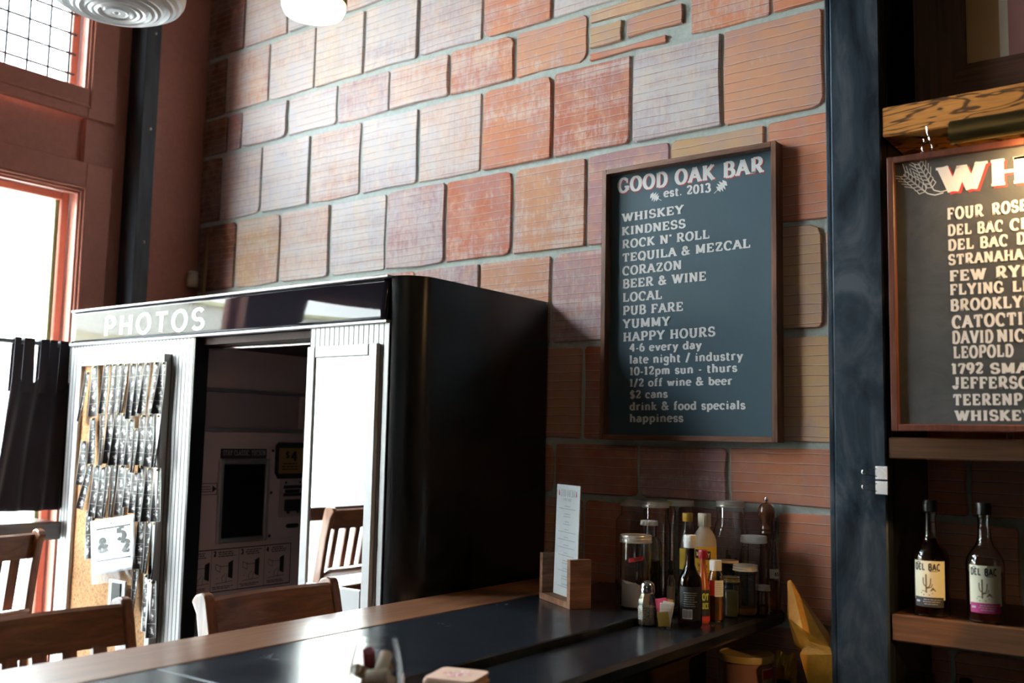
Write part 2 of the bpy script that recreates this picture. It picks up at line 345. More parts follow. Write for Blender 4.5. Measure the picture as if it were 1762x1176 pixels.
# ------------------------------------------------------------------ hand-lettering: strokes in units of the capital height
GL = {
'A': (.92, "l .1 0 .46 1;l .46 1 .82 0;l .24 .34 .68 .34;s .1 0;s .82 0;s .4 1 .13"), 'B': (.84, "l .2 0 .2 1;p .2 1 .45 1;a .45 .76 .22 .24 90 -90;p .2 .52 .47 .52;a .47 .26 .26 .26 90 -90;p .2 0 .47 0;s .14 0 .1;s .14 1 .1"),
'C': (.86, "a .47 .5 .36 .5 48 312;v .76 .8 .16"), 'D': (.88, "l .2 0 .2 1;p .2 1 .42 1;a .42 .5 .36 .5 90 -90;p .2 0 .42 0;s .14 0 .1;s .14 1 .1"),
'E': (.82, "l .2 0 .2 1;l .2 .95 .7 .95;l .2 .5 .52 .5;l .2 .05 .72 .05;s .14 0 .1;s .14 1 .1;v .7 .85 .14;v .72 .15 .14;v .53 .5 .1"), 'F': (.78, "l .2 0 .2 1;l .2 .95 .7 .95;l .2 .5 .52 .5;s .2 0;s .14 1 .1;v .7 .85 .14;v .53 .5 .1"),
'G': (.92, "a .47 .5 .36 .5 48 350;v .76 .8 .16;s .72 .42 .16;l .78 .4 .78 .1"), 'H': (.96, "l .2 0 .2 1;l .76 0 .76 1;l .2 .5 .76 .5;s .2 0;s .2 1;s .76 0;s .76 1"), 'I': (.46, "l .23 0 .23 1;s .23 0;s .23 1"),
'J': (.68, "l .46 .3 .46 1;a .28 .25 .18 .25 0 -180;s .46 1"), 'K': (.92, "l .2 0 .2 1;l .22 .42 .74 1;l .36 .56 .78 0;s .2 0;s .2 1;s .72 1 .14;s .78 0 .14"), 'L': (.78, "l .2 0 .2 1;l .2 .05 .7 .05;s .2 1;s .14 0 .1;v .7 .16 .16"),
'M': (1.1, "l .2 0 .2 1;l .9 0 .9 1;l .2 1 .55 .1;l .55 .1 .9 1;s .2 0 .14;s .9 0 .14;s .14 1 .1;s .96 1 .1"), 'N': (.98, "l .2 0 .2 1;l .78 0 .78 1;l .2 1 .78 0;s .2 0 .14;s .12 1 .12;s .78 1 .14"), 'O': (.94, "a .47 .5 .36 .5 0 360"),
'P': (.82, "l .2 0 .2 1;p .2 1 .45 1;a .45 .72 .26 .28 90 -90;p .2 .44 .45 .44;s .2 0;s .14 1 .1"), 'Q': (.94, "a .47 .5 .36 .5 0 360;l .48 .2 .8 -.12"), 'R': (.90, "l .2 0 .2 1;p .2 1 .45 1;a .45 .74 .24 .26 90 -90;p .2 .48 .45 .48;l .45 .46 .74 0;s .2 0;s .14 1 .1;s .8 0 .12"),
'S': (.78, "a .4 .74 .26 .26 30 270;a .4 .26 .28 .24 90 -150;v .64 .84 .13;v .13 .16 .13"), 'T': (.86, "l .43 0 .43 1;l .1 .95 .76 .95;v .1 .84 .15;v .76 .84 .15;s .43 0"), 'U': (.94, "l .2 .36 .2 1;l .74 .36 .74 1;a .47 .34 .27 .34 180 360;s .2 1;s .74 1"),
'V': (.92, "l .12 1 .46 0;l .46 0 .8 1;s .12 1;s .8 1"), 'W': (1.3, "l .14 1 .42 0;l .42 0 .66 .9;l .66 .9 .9 0;l .9 0 1.16 1;s .14 1;s 1.16 1;s .66 .97 .14"), 'X': (.9, "l .15 0 .75 1;l .15 1 .75 0;s .15 0;s .75 0;s .15 1;s .75 1"),
'Y': (.9, "l .12 1 .45 .45;l .78 1 .45 .45;l .45 0 .45 .5;s .12 1 .14;s .78 1 .14;s .45 0"), 'Z': (.84, "l .16 .95 .7 .95;l .7 .95 .14 .05;l .14 .05 .74 .05;v .14 .84 .15;v .74 .16 .15"),
'a': (.66, "a .32 .42 .2 .24 150 0;l .52 .02 .52 .44;a .28 .2 .18 .19 0 360;s .56 .02 .1"), 'b': (.72, "l .17 0 .17 1;a .4 .33 .23 .32 0 360;s .12 1 .1"), 'c': (.62, "a .33 .33 .25 .33 45 315;v .52 .52 .09"), 'd': (.74, "l .56 0 .56 1;a .33 .33 .23 .32 0 360;s .5 1 .1;s .62 0 .1"),
'e': (.66, "a .33 .33 .25 .33 0 320;l .1 .36 .56 .36"), 'f': (.5, "l .22 0 .22 .75;a .38 .76 .16 .22 180 60;l .05 .64 .42 .64;s .22 0"), 'g': (.68, "a .32 .38 .21 .27 0 360;l .53 .6 .53 -.1;a .32 -.12 .21 .18 0 -170;s .6 .62 .1"), 'h': (.76, "l .17 0 .17 1;a .38 .4 .2 .26 180 0;l .58 0 .58 .42;s .17 0 .13;s .12 1 .1;s .58 0 .13"),
'i': (.4, "l .2 0 .2 .64;s .2 0 .14;s .15 .64 .1;d .2 .88"), 'k': (.74, "l .17 0 .17 1;l .2 .26 .52 .64;l .3 .38 .58 0;s .17 0 .13;s .12 1 .1;s .56 .64 .12;s .6 0 .12"), 'l': (.4, "l .2 0 .2 1;s .2 0 .14;s .15 1 .1"), 'm': (1.08, "l .17 0 .17 .64;a .35 .42 .18 .24 180 0;l .53 0 .53 .42;a .71 .42 .18 .24 180 0;l .89 0 .89 .42;s .17 0 .12;s .53 0 .1;s .89 0 .12;s .12 .64 .1"),
'n': (.76, "l .17 0 .17 .64;a .38 .42 .2 .24 180 0;l .58 0 .58 .42;s .17 0 .13;s .12 .64 .1;s .58 0 .13"), 'o': (.68, "a .34 .33 .25 .33 0 360"), 'p': (.74, "l .18 -.3 .18 .64;a .4 .33 .23 .32 0 360;s .18 -.3 .13;s .12 .64 .1"), 'r': (.58, "l .18 0 .18 .64;a .38 .42 .2 .24 180 50;s .18 0 .14;s .12 .64 .1"),
's': (.54, "a .27 .48 .16 .17 30 270;a .27 .16 .18 .16 90 -150;v .43 .54 .08;v .1 .12 .08"), 't': (.5, "l .2 .14 .2 .86;a .32 .14 .12 .14 180 320;l .05 .64 .42 .64"), 'u': (.76, "l .17 .2 .17 .64;a .36 .2 .2 .2 180 360;l .56 0 .56 .64;s .12 .64 .1;s .5 .64 .1;s .62 0 .1"), 'v': (.7, "l .12 .64 .35 0;l .35 0 .58 .64;s .12 .64 .12;s .58 .64 .12"),
'w': (.98, "l .12 .64 .31 0;l .31 0 .49 .58;l .49 .58 .67 0;l .67 0 .86 .64;s .12 .64 .12;s .86 .64 .12"), 'y': (.7, "l .12 .64 .36 .02;l .6 .64 .26 -.3;s .12 .64 .12;s .6 .64 .12;d .22 -.27"),
'0': (.72, "a .36 .5 .26 .5 0 360"), '1': (.5, "l .27 0 .27 1;l .1 .82 .27 1;s .27 0"), '2': (.7, "a .34 .73 .22 .27 170 -10;l .56 .68 .12 .05;l .12 .05 .6 .05;v .6 .14 .1"), '3': (.7, "a .33 .75 .21 .25 160 -90;a .34 .26 .25 .26 90 -160"), '4': (.74, "l .5 0 .5 1;l .5 1 .08 .3;l .08 .3 .68 .3;s .5 0 .13"),
'5': (.68, "l .16 .95 .56 .95;l .16 .95 .16 .52;a .33 .32 .24 .32 130 -150"), '6': (.7, "a .35 .3 .23 .3 0 360;a .48 .42 .36 .56 100 185"), '7': (.68, "l .1 .95 .6 .95;l .6 .95 .28 0;v .1 .85 .13"), '9': (.7, "a .35 .7 .23 .3 0 360;a .22 .58 .36 .56 5 -80"), '&': (.92, "a .38 .78 .17 .2 -40 220;a .34 .26 .24 .26 110 340;l .26 .66 .76 .02;l .56 .24 .76 .5;s .8 .02 .1;s .76 .5 .12"),
"'": (.26, "l .13 .76 .15 1"), '-': (.4, "l .06 .33 .34 .33"), '/': (.56, "l .1 -.1 .46 1.05"), '$': (.68, "a .34 .7 .21 .22 20 270;a .34 .26 .23 .22 90 -160;l .34 -.12 .34 1.1"), '.': (.26, "d .13 .06"), ',': (.26, "l .1 -.1 .15 .1"), ' ': (.42, ""),
}
def strokes(ch, serif=True):
    wd, s = GL[ch]; out = []
    for tok in s.split(';'):
        t = tok.split()
        if not t: continue
        k = t[0]; a = [float(x) for x in t[1:]]
        if k in 'lp': out.append(('n', [(a[0], a[1]), (a[2], a[3])]))
        elif k == 'a':
            n = max(4, int(abs(a[5]-a[4])/22)); out.append(('n', [(a[0]+a[2]*cos(rad(a[4]+(a[5]-a[4])*i/n)), a[1]+a[3]*sin(rad(a[4]+(a[5]-a[4])*i/n))) for i in range(n+1)]))
        elif k == 's' and serif:
            h = a[2] if len(a) > 2 else .17; y = a[1]+(.045 if a[1] < .3 else -.045); out.append(('s', [(a[0]-h, y), (a[0]+h, y)]))
        elif k == 'v' and serif: out.append(('s', [(a[0], a[1]-a[2]), (a[0], a[1]+a[2])]))
        elif k == 'd': out.append(('d', [(a[0]-.07, a[1]), (a[0]+.07, a[1])]))
    return wd, out
def lettering(mb, text, u0, v0, u1, v1, h, mp, thick=.105, thin=.062, serif=True, gap=.08, sub=0, inset=.0):
    """write text from (u0, v0) to (u1, v1) on a surface given by mp(u, v) -> point"""
    tot = sum(GL[c][0]+gap for c in text)-gap; k = (u1-u0)/tot; x = u0
    e = h*.02; p0 = Vector(mp(u0, v0)); nrm = (Vector(mp(u0+e, v0))-p0).cross(Vector(mp(u0, v0+e))-p0).normalized(); q = 0
    for c in text:
        wd, st = strokes(c, serif)
        for kind, pts in st:
            q += 1; lift = nrm*(3e-5*(q % 5))
            if sub and kind == 'n' and len(pts) == 2:
                (ax, ay), (bx, by) = pts; pts = [(ax+(bx-ax)*i/sub, ay+(by-ay)*i/sub) for i in range(sub+1)]
            n = len(pts); closed = n > 3 and abs(pts[0][0]-pts[-1][0])+abs(pts[0][1]-pts[-1][1]) < 1e-4; row = []
            for i, (px, py) in enumerate(pts):
                if closed: A_, B_ = pts[(i-1) % (n-1)], pts[(i+1) % (n-1)]
                else: A_, B_ = pts[max(i-1, 0)], pts[min(i+1, n-1)]
                tx, ty = B_[0]-A_[0], B_[1]-A_[1]; l = math.hypot(tx, ty) or 1; tx /= l; ty /= l
                hw = thin+(thick-thin)*abs(ty) if kind == 'n' else (thin*.85 if kind == 's' else .08)
                ex = 0
                row.append(((px-ty*hw, py+tx*hw), (px+ty*hw, py-tx*hw)))
            vs = []
            for (a, b), (c_, d) in row:
                for (qx, qy) in ((a, b), (c_, d)):
                    u = x+qx*k; t = (u-u0)/((u1-u0) or 1); vs.append(tuple(Vector(mp(u, v0+(v1-v0)*t+qy*h))+lift))
            mb.add(vs, [(2*i, 2*i+1, 2*i+3, 2*i+2) for i in range(n-1)])
        x += (wd+gap)*k
def on_y(y): return lambda u, v: (u, y, v)
def on_x(x): return lambda u, v: (x, u, v)
def on_cyl(cx, cy, r, a0): return lambda u, v: (cx+r*cos(a0+u/r), cy+r*sin(a0+u/r), v)
def fake_lines(mb, mp, u0, u1, v, n, dv, h, seed=1, gaps=True):
    """rows of very small print"""
    R = random.Random(seed)
    for i in range(n):
        u = u0+(u1-u0)*R.uniform(0, .12); e = u1-(u1-u0)*R.uniform(0, .25); vv = v-i*dv
        while u < e:
            w_ = min(R.uniform(.1, .22)*(u1-u0), e-u) if gaps else e-u
            mb.quad(mp(u, vv), mp(u+w_, vv), mp(u+w_, vv+h), mp(u, vv+h)); u += w_+(u1-u0)*.03

# ------------------------------------------------------------------ the room
tag(MB().box(-3.98, -5.2, -.1, 3.2, 3.1, 0).build('floor', MT['floor_board'], world=True), kind='structure')
tag(MB().box(-4.3, -5.2, 4.2, 3.2, 3.1, 4.35).build('ceiling', MT['ceiling_paint'], world=True), kind='structure')
tag(MB().box(3.0, -5.2, 0, 3.2, 3.1, 4.2).build('wall_right', MT['room_paint'], world=True), kind='structure')
tag(MB().box(-4.3, -5.2, 0, .90, -5.0, 4.2).box(1.02, -5.2, 0, 3.0, -5.0, 4.2).box(.90, -5.2, 0, 1.02, -5.0, 1.60).box(.90, -5.2, 2.05, 1.02, -5.0, 4.2).build('wall_front', MT['room_paint'], world=True), kind='structure')  # gap left in this unseen wall for the added highlight window

# brick wall: a bed of mortar with every hollow clay tile a piece of its own
wb = tag(MB().box(-4.3, 2.8025, 0, 3.0, 3.1, 4.2).build('wall_back', MT['grey_mortar'], world=True), kind='structure')
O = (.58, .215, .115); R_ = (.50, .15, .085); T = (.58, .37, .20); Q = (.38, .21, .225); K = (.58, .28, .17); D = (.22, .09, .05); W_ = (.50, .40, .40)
def course(z0, z1, xs, cols, wash): return [(xs[i], xs[i+1], z0, z1, cols[i % len(cols)], wash[i % len(wash)]) for i in range(len(xs)-1)]
B = []
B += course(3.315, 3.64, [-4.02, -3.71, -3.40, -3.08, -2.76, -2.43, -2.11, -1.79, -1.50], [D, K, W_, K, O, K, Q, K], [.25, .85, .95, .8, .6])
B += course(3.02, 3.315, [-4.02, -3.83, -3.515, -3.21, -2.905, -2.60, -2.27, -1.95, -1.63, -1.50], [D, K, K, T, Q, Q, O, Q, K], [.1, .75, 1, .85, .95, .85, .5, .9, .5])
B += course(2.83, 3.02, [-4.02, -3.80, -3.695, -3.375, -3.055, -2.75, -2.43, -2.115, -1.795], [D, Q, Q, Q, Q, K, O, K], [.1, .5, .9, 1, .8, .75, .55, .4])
B += [(-1.795, -1.45, 2.965, 3.02, T, .3), (-1.795, -1.655, 2.868, 2.965, T, .35), (-1.645, -1.425, 2.875, 2.962, K, .25), (-1.795, -1.485, 2.83, 2.866, O, .05)]
B += [(-1.41, -1.13, 2.83, 3.14, O, .55), (-1.13, -.80, 2.83, 3.14, O, .35), (-1.50, -1.41, 3.03, 3.315, K, .4), (-1.41, -1.1, 3.14, 3.44, O, .4), (-1.1, -.8, 3.14, 3.44, K, .4)]
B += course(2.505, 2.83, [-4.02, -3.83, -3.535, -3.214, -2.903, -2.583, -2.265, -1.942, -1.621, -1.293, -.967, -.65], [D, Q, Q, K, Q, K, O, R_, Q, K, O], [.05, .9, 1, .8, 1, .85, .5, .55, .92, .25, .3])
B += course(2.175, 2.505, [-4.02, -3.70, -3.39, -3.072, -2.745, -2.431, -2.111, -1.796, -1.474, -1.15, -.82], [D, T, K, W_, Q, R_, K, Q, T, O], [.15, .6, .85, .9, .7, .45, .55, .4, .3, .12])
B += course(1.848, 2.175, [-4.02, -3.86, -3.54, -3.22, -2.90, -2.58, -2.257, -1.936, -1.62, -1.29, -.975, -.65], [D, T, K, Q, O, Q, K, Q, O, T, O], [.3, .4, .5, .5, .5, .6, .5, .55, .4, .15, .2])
B += course(1.52, 1.848, [-4.02, -3.7, -3.39, -3.07, -2.75, -2.43, -2.11, -1.80, -1.47, -1.15, -.82], [Q, O, K, O, Q, R_, K, R_, O, T], [.3, .3, .4, .2, .3, .3, .2, .2, .2, .18])
B += course(1.335, 1.52, [-4.02, -3.5, -3.1, -2.7, -2.3, -1.91, -1.585, -1.273, -.93, -.6, -.28], [Q, O, K, O, O, R_, Q, O, O, K], [.3, .3, .3, .3, .3, .15, .5, .12, .2])
B += course(1.01, 1.335, [-4.02, -3.7, -3.39, -3.07, -2.75, -2.43, -2.11, -1.79, -1.45, -1.12, -.80, -.48, -.16], [Q, O, K, R_], [.3, .2, .4, .25])
B += course(1.52, 1.848, [-.82, -.5, -.18, .14, .46], [O, K], [.2]) + course(1.848, 2.175, [-.65, -.33, 0, .32, .64], [K, O], [.2]) + course(2.175, 2.505, [-.82, -.5, -.18, .14, .46], [O, K], [.2])
B += course(2.505, 2.83, [-.65, -.33, 0, .32, .64], [K, O], [.2]) + course(1.335, 1.52, [-.28, .05, .38], [K, O], [.2]) + course(1.01, 1.335, [-.16, .16, .48], [K, O], [.2])
B += course(.68, 1.01, [-1.95, -1.62, -1.3, -.97, -.65, -.33, 0, .32], [O, K, Q], [.2]) + course(2.83, 3.15, [-.80, -.48, -.16, .16, .48], [K, O], [.3])
RB = random.Random(11)
def brick_mesh(w_, h_, R):
    """irregular rounded face outline, chamfered, 9 mm proud"""
    j = .0060; jz = .0105; r = [R.choice((.005, .007, .010, .010, .016, .030)) if min(w_, h_) > .12 else .006 for _ in range(4)]
    hw, hh = w_/2-j, h_/2-min(jz, h_*.12); pts = []
    for (sx_, sz_), rr in zip(((1, 1), (-1, 1), (-1, -1), (1, -1)), r):
        cx_, cz_ = sx_*(hw-rr), sz_*(hh-rr); a0 = {(1, 1): 0, (-1, 1): 90, (-1, -1): 180, (1, -1): 270}[(sx_, sz_)]
        for k in range(3):
            a = rad(a0+45*k); pts.append((cx_+rr*cos(a)+R.uniform(-.002, .002), cz_+rr*sin(a)+R.uniform(-.002, .002)))
        m2 = .5+R.uniform(-.2, .2); nxt = {(1, 1): (0, hh), (-1, 1): (-hw, 0), (-1, -1): (0, -hh), (1, -1): (hw, 0)}[(sx_, sz_)]
        nx, nz = nxt
        if nx == 0: nx = R.uniform(-.3, .3)*hw; nz += R.uniform(-.006, .005)*(1 if nz > 0 else -1)
        else: nz = R.uniform(-.3, .3)*hh; nx += R.uniform(-.005, .002)*(1 if nx > 0 else -1)
        pts.append((nx, nz))
    n = len(pts); c = .0028; d = R.uniform(-.003, .003)
    vs = [(x, .013, z) for x, z in pts]+[(x, -.003-d, z) for x, z in pts]+[(x*(1-c/hw), -.007-d+R.uniform(-.0008, .0008), z*(1-c/hh)) for x, z in pts]
    fs = [(i, (i+1) % n, n+(i+1) % n, n+i) for i in range(n)]+[(n+i, n+(i+1) % n, 2*n+(i+1) % n, 2*n+i) for i in range(n)]+[tuple(range(2*n, 3*n))]
    me = bpy.data.meshes.new('brick'); me.from_pydata(vs, [], fs); me.materials.append(MT['hollow_clay_brick']); me.update(); return me
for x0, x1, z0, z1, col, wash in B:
    o = link('brick', brick_mesh(x1-x0, z1-z0, RB), wb, ((x0+x1)/2, 2.8, (z0+z1)/2)); v_ = RB.uniform(.9, 1.12); g_ = .90+.22*min(1, max(0, ((x0+x1)/2+3.4)/2.4)); v_ *= g_; o.color = (col[0]*v_, col[1]*v_, col[2]*v_, max(0, min(1, wash*.88+.05)))  # body colour lightened towards the right to even out the window light
# the unseen courses behind the booth, bar and ceiling line
mb = MB()
for i in range(13): mb.box(-4.02+i*.54, 2.795, .02, -3.50+i*.54, 2.82, .66, .004)
for i in range(13): mb.box(-4.02+i*.54, 2.795, 3.66, -3.50+i*.54, 2.82, 4.18, .004)
tag(mb.build('brick_courses', MT['booth_laminate'], wb), kind='stuff')

# left wall: painted timber front with tall windows, transoms above them
mb = MB()
X0, X1 = -4.14, -3.98
mb.box(X0, 2.2, 0, X1, 2.812, 4.2)
for y0 in BAYS:
    mb.box(X0, y0, 0, X1, y0+1.1, .45)                       # below the sill
    mb.box(X0, y0, 2.55, X1-.03, y0+1.1, 2.92)               # panel between window and transom
    mb.box(X0, y0, 3.98, X1, y0+1.1, 4.2)
for a, b in ((.75, 1.10), (-5.0, -.35)): mb.box(X0, a, 0, X1, b, 4.2)
tag(mb.build('wall_left', MT['red_brown_paint'], world=True), kind='structure')
wf = MB().box(.86, -5.01, 1.56, 1.06, -4.97, 1.60, .004).box(.86, -5.01, 2.05, 1.06, -4.97, 2.09, .004).box(.86, -5.01, 1.60, .90, -4.97, 2.05, .004).box(1.02, -5.01, 1.60, 1.06, -4.97, 2.05, .004).build('window_5', MT['red_brown_paint'], world=True); tag(wf, kind='structure')  # narrow unseen window, added for highlights on glass and metal
MB().box(.9, -5.1, 1.6, 1.02, -5.094, 2.05).build('pane', MT['window_glass'], wf)
wn_ = 1
def ring(mb, y0, y1, z0, z1, wd, xa, xb, b=.004):
    mb.box(xa, y0, z0, xb, y0+wd, z1, b).box(xa, y1-wd, z0, xb, y1, z1, b).box(xa, y0+wd, z0, xb, y1-wd, z0+wd, b).box(xa, y0+wd, z1-wd, xb, y1-wd, z1, b)
for y0 in BAYS:
    for (z0, z1, top) in ((.45, 2.55, False), (2.92, 3.98, True)):
        mb = MB()
        if top: ring(mb, y0-.10, y0+1.225, z0-.055, z1+.06, .13, -3.985, -3.965)
        else: ring(mb, y0-.10, y0+1.225, z0-.05, z1+.12, .12, -3.985, -3.962)
        for k, (d, xo) in enumerate(((.0, -3.958), (.012, -3.966), (.022, -3.974))): ring(mb, y0+d-.012, y0+1.112-d, z0+d-.012, z1-d+.012, .012, -3.99, xo, .003)
        ring(mb, y0+.005, y0+1.095, z0+.005, z1-.005, .035, -4.12, -4.07)
        wf = tag(mb.build('window_%d' % wn_, MT['red_brown_paint'], world=True), kind='structure'); wn_ += 1
        MB().box(-4.104, y0+.03, z0+.03, -4.098, y0+1.07, z1-.03).build('pane', MT['window_glass'], wf)
        if top:
            mb = MB(); y = y0+1.045
            while y > y0+.03: mb.tube([(-4.06, y, z0+.01), (-4.06, y, z1-.01)], .0055, 6); y -= .090
            z = z0+.06
            while z < z1: mb.tube([(-4.062, y0+.01, z), (-4.062, y0+1.075, z)], .0055, 6); z += .090
            tag(mb.build('wire_mesh', MT['wire_steel'], wf), kind='stuff')
        else:
            MB().box(-4.112, y0+1.045, z0+.04, -4.09, y0+1.06, z1-.04).build('edge_strip', MT['green_edge'], wf)
# steel columns between the bays
for k, yc in enumerate((2.40, .93, -.52)):
    c = thing('steel_column', ('dark steel column standing in the corner right of the windows' if k == 0 else 'dark steel column between window bays, %s from the brick wall' % ('', 'second', 'third', 'fourth')[k]), 'column', (-3.9, yc, 0), 'steel columns along the window wall')
    mb = MB().box(-3.985, yc-.012, 0, -3.86, yc+.062, 4.19, .003, None)
    mb.v = [(x+3.9, y-yc, z) for x, y, z in mb.v]
    mb.build('shaft', MT['dark_column_steel'], c)
    mb = MB()
    for z in (.6, 1.4, 2.35, 2.86, 3.3): mb.lathe([(0, 0), (.007, .0), (.006, .004), (0, .006)], 10, M=Matrix.Translation((.04, .03, z)) @ Matrix.Rotation(pi/2, 4, 'Y'))
    tag(mb.build('bolt_heads', MT['steel_bright'], c), kind='stuff')
# outdoors: pavement, street and the sunlit houses opposite
tag(MB().box(-7.5, -20, -.12, -4.14, 16, -.02).build('sidewalk', MT['sidewalk'], world=True), kind='structure')
tag(MB().box(-13, -20, -.3, -7.5, 16, -.14).build('street', MT['street'], world=True), kind='structure')
bd = thing('shop_building', 'pale shop building across the street beyond the windows', 'building', (-13, 0, -.3))
MB().box(-3, -18, 0, 0, 14, 4.6).build('facade_wall', MT['facade'], bd)
MB().box(-3, -18, 4.6, .25, 14, 4.8).build('cornice', MT['facade_trim'], bd)
for k in range(10):
    y = -17+3.1*k; f = MB().box(-.02, y, .5, .05, y+2.1, 2.7).build('window', MT['facade_glass'], bd)
    mb = MB(); mb.box(.04, y-.08, .42, .10, y, 2.78).box(.04, y+2.1, .42, .10, y+2.18, 2.78).box(.04, y, 2.7, .10, y+2.1, 2.78).box(.04, y+1.0, .5, .09, y+1.08, 2.7).box(.04, y, .42, .10, y+2.1, .5); mb.build('window_frame', MT['facade_trim'], f)
    MB().prism([(0, 3.3), (1.1, 2.9), (1.1, 2.85), (0, 3.2)], y-.15, y+2.25, 'y').build('awning', MT['awning_cloth'], bd)

# ------------------------------------------------------------------ window ledge, curtain, stools
lg = thing('window_ledge', 'dark wooden drink ledge running along the windows', 'ledge', (-3.88, -.6, 1.095))
MB().box(-.095, -.2, 0, .12, 2.685, .07, .006).build('ledge_board', MT['ledge_wood'], lg)
for k, y in enumerate((.93+.62, -.52+.62)): MB().box(-.095, y-.02, -.16, .08, y+.02, 0, .004).build('bracket', MT['dark_column_steel'], lg)
rd = thing('curtain_rod', 'thin metal curtain rod across the lower window', 'curtain rod', (-3.90, 1.1, 1.868))
mb = MB(); mb.tube([(0, -.02, 0), (0, 1.11, 0)], .009, 12); mb.build('rod', MT['wire_steel'], rd)
for y in (.0, 1.085): MB().box(-.085, y-.008, -.012, .006, y+.008, .012, .002).build('bracket', MT['wire_steel'], rd)
cu = thing('window_curtain', 'black tab top cafe curtain hanging at the lower window left of the booth', 'curtain', (-3.90, 2.0, 1.17))
def cloth(mb, y0, y1, zt, zb, amp, nf, ph=0, ny=64, nz=24, left=0):
    vs = []; fs = []
    for i in range(nz+1):
        t = i/nz; 
        for j in range(ny+1):
            s_ = j/ny; ya = y0+left*t**.7; y = ya+(y1-ya)*s_; z = zt+(zb-zt)*t
            if i == 0: z -= .055*abs(sin(pi*nf*s_*.5+ph))**1.5
            elif i == 1: z -= .03*abs(sin(pi*nf*s_*.5+ph))
            vs.append((.012*sin(9*s_+t*3)+amp*(.35+.65*t)*sin(2*pi*nf*s_+ph+t*.8), y, z))
    for i in range(nz):
        for j in range(ny): a = i*(ny+1)+j; fs.append((a, a+1, a+ny+2, a+ny+1))
    mb.add(vs, fs, True)
mb = MB(); cloth(mb, -.075, .21, .585, .03, .016, 4, .4, left=-.06)
o = mb.build('cloth', MT['curtain_cloth'], cu); sm_ = o.modifiers.new('thick', 'SOLIDIFY'); sm_.thickness = .003
for y, w_ in ((-.085, .024), (-.048, .042), (.020, .034), (.058, .03), (.100, .034), (.145, .03), (.185, .03)):
    mb = MB(); mb.prism([(y-.004, .50), (y+w_+.006, .50), (y+w_, .715), (y, .715)], .0105, .013, 'x'); mb.prism([(y-.004, .50), (y+w_+.006, .50), (y+w_, .715), (y, .715)], -.013, -.0105, 'x')
    mb.box(-.013, y, .708, .013, y+w_, .713, 0); mb.build('tab', MT['curtain_cloth'], cu)

def make_stool(label, group):
    s = thing('bar_stool', label, 'stool', (0, 0, 0), group)
    Wd, Wr = MT['stool_wood'], MT['stool_wood_rail']; H = 1.13
    mb = MB(); mb.prism(rrect(-.20, -.20, .20, .20, .05), .74, .785); o = mb.build('seat', Wr, s); bv = o.modifiers.new('round', 'BEVEL'); bv.width = .012; bv.segments = 3; bv.limit_method = 'ANGLE'
    def bow(y): return -.215-.035*(1-(y/.21)**2)
    for sy in (-1, 1):   # rear posts: leg and back upright in one, the top swept back and rounded
        prof = [(-.165, 0), (-.172, .4), (-.165, .74), (-.175, .85), (-.200, 1.0), (-.222, 1.09), (-.232, H-.004)]
        pr = [(x+.026, z) for x, z in prof]+[(-.212, H+.006), (-.228, H+.010), (-.250, H+.004), (-.264, H-.012)]+[(x-.022, z) for x, z in prof[::-1][1:]]
        mb = MB(); y0 = sy*.200; mb.prism([(x, z) for x, z in pr], y0-.014, y0+.014, 'y')
        o = mb.build('back_post', Wd, s); bv = o.modifiers.new('round', 'BEVEL'); bv.width = .005; bv.segments = 2; bv.limit_method = 'ANGLE'
        MB().prism([(.135, .0), (.165, .0), (.185, .74), (.15, .74)], sy*.17-.016, sy*.17+.016, 'y').build('leg', Wd, s)
        MB().box(-.16, sy*.175-.009, .42, .17, sy*.175+.009, .45, .004).build('side_stretcher', Wd, s)
    MB().box(.135, -.17, .26, .160, .17, .30, .005).build('foot_rail', Wr, s)
    MB().box(-.165, -.19, .36, -.145, .19, .39, .005).build('back_stretcher', Wr, s)
    def rail(z0, z1, th, lean):
        mb = MB(); vs = []; n = 16
        for i in range(n+1):
            y = -.188+.376*i/n; xb = bow(y)
            for x, z in ((xb+lean, z0), (xb+lean-th, z0), (xb-.0-th, z1-.006), (xb-th*.5, z1), (xb, z1-.006)): vs.append((x+.012, y, z))
        fs = [(0, 1, 2, 3, 4)[::-1], tuple(5*n+k for k in range(5))]
        for i in range(n):
            for k in range(5): l = (k+1) % 5; fs.append((5*i+k, 5*i+l, 5*i+5+l, 5*i+5+k))
        mb.add(vs, fs, True); return mb
    rail(H-.092, H-.004, .020, .022).build('crest_rail', Wr, s)
    rail(.83, .87, .018, .045).build('lower_back_rail', Wr, s)
    for k in range(5):
        y = -.132+.066*k; xb = bow(y)+.026; w_ = .017
        mb = MB(); mb.prism([(xb+.012+.03, .865), (xb+.03, .865), (xb-.004, H-.085), (xb+.008, H-.085)], y-w_, y+w_, 'y'); mb.build('back_slat', Wd, s)
    return s
st = make_stool('brown wooden bar stool at the bar directly in front of the booth opening', 'wooden slat back stools')
st.location = (-1.80, 1.695, 0); st.rotation_euler.z = 0.0
for lab, loc, rz, sz in (('brown wooden bar stool at the bar in the lower left corner', (-1.88, 1.135, 0), .02, 1.0),
                         ('brown wooden stool before the window ledge, at the left edge of the picture', (-3.70, 1.64, 0), pi, 1.028),
                         ('brown wooden stool at the window ledge, seen only as a reflection in the booth mirror', (-3.62, .85, 0), pi-.08, 1.055)):
    c = copy_tree(st); c.location = loc; c.rotation_euler.z = rz; c.scale.z = sz; c['label'] = lab

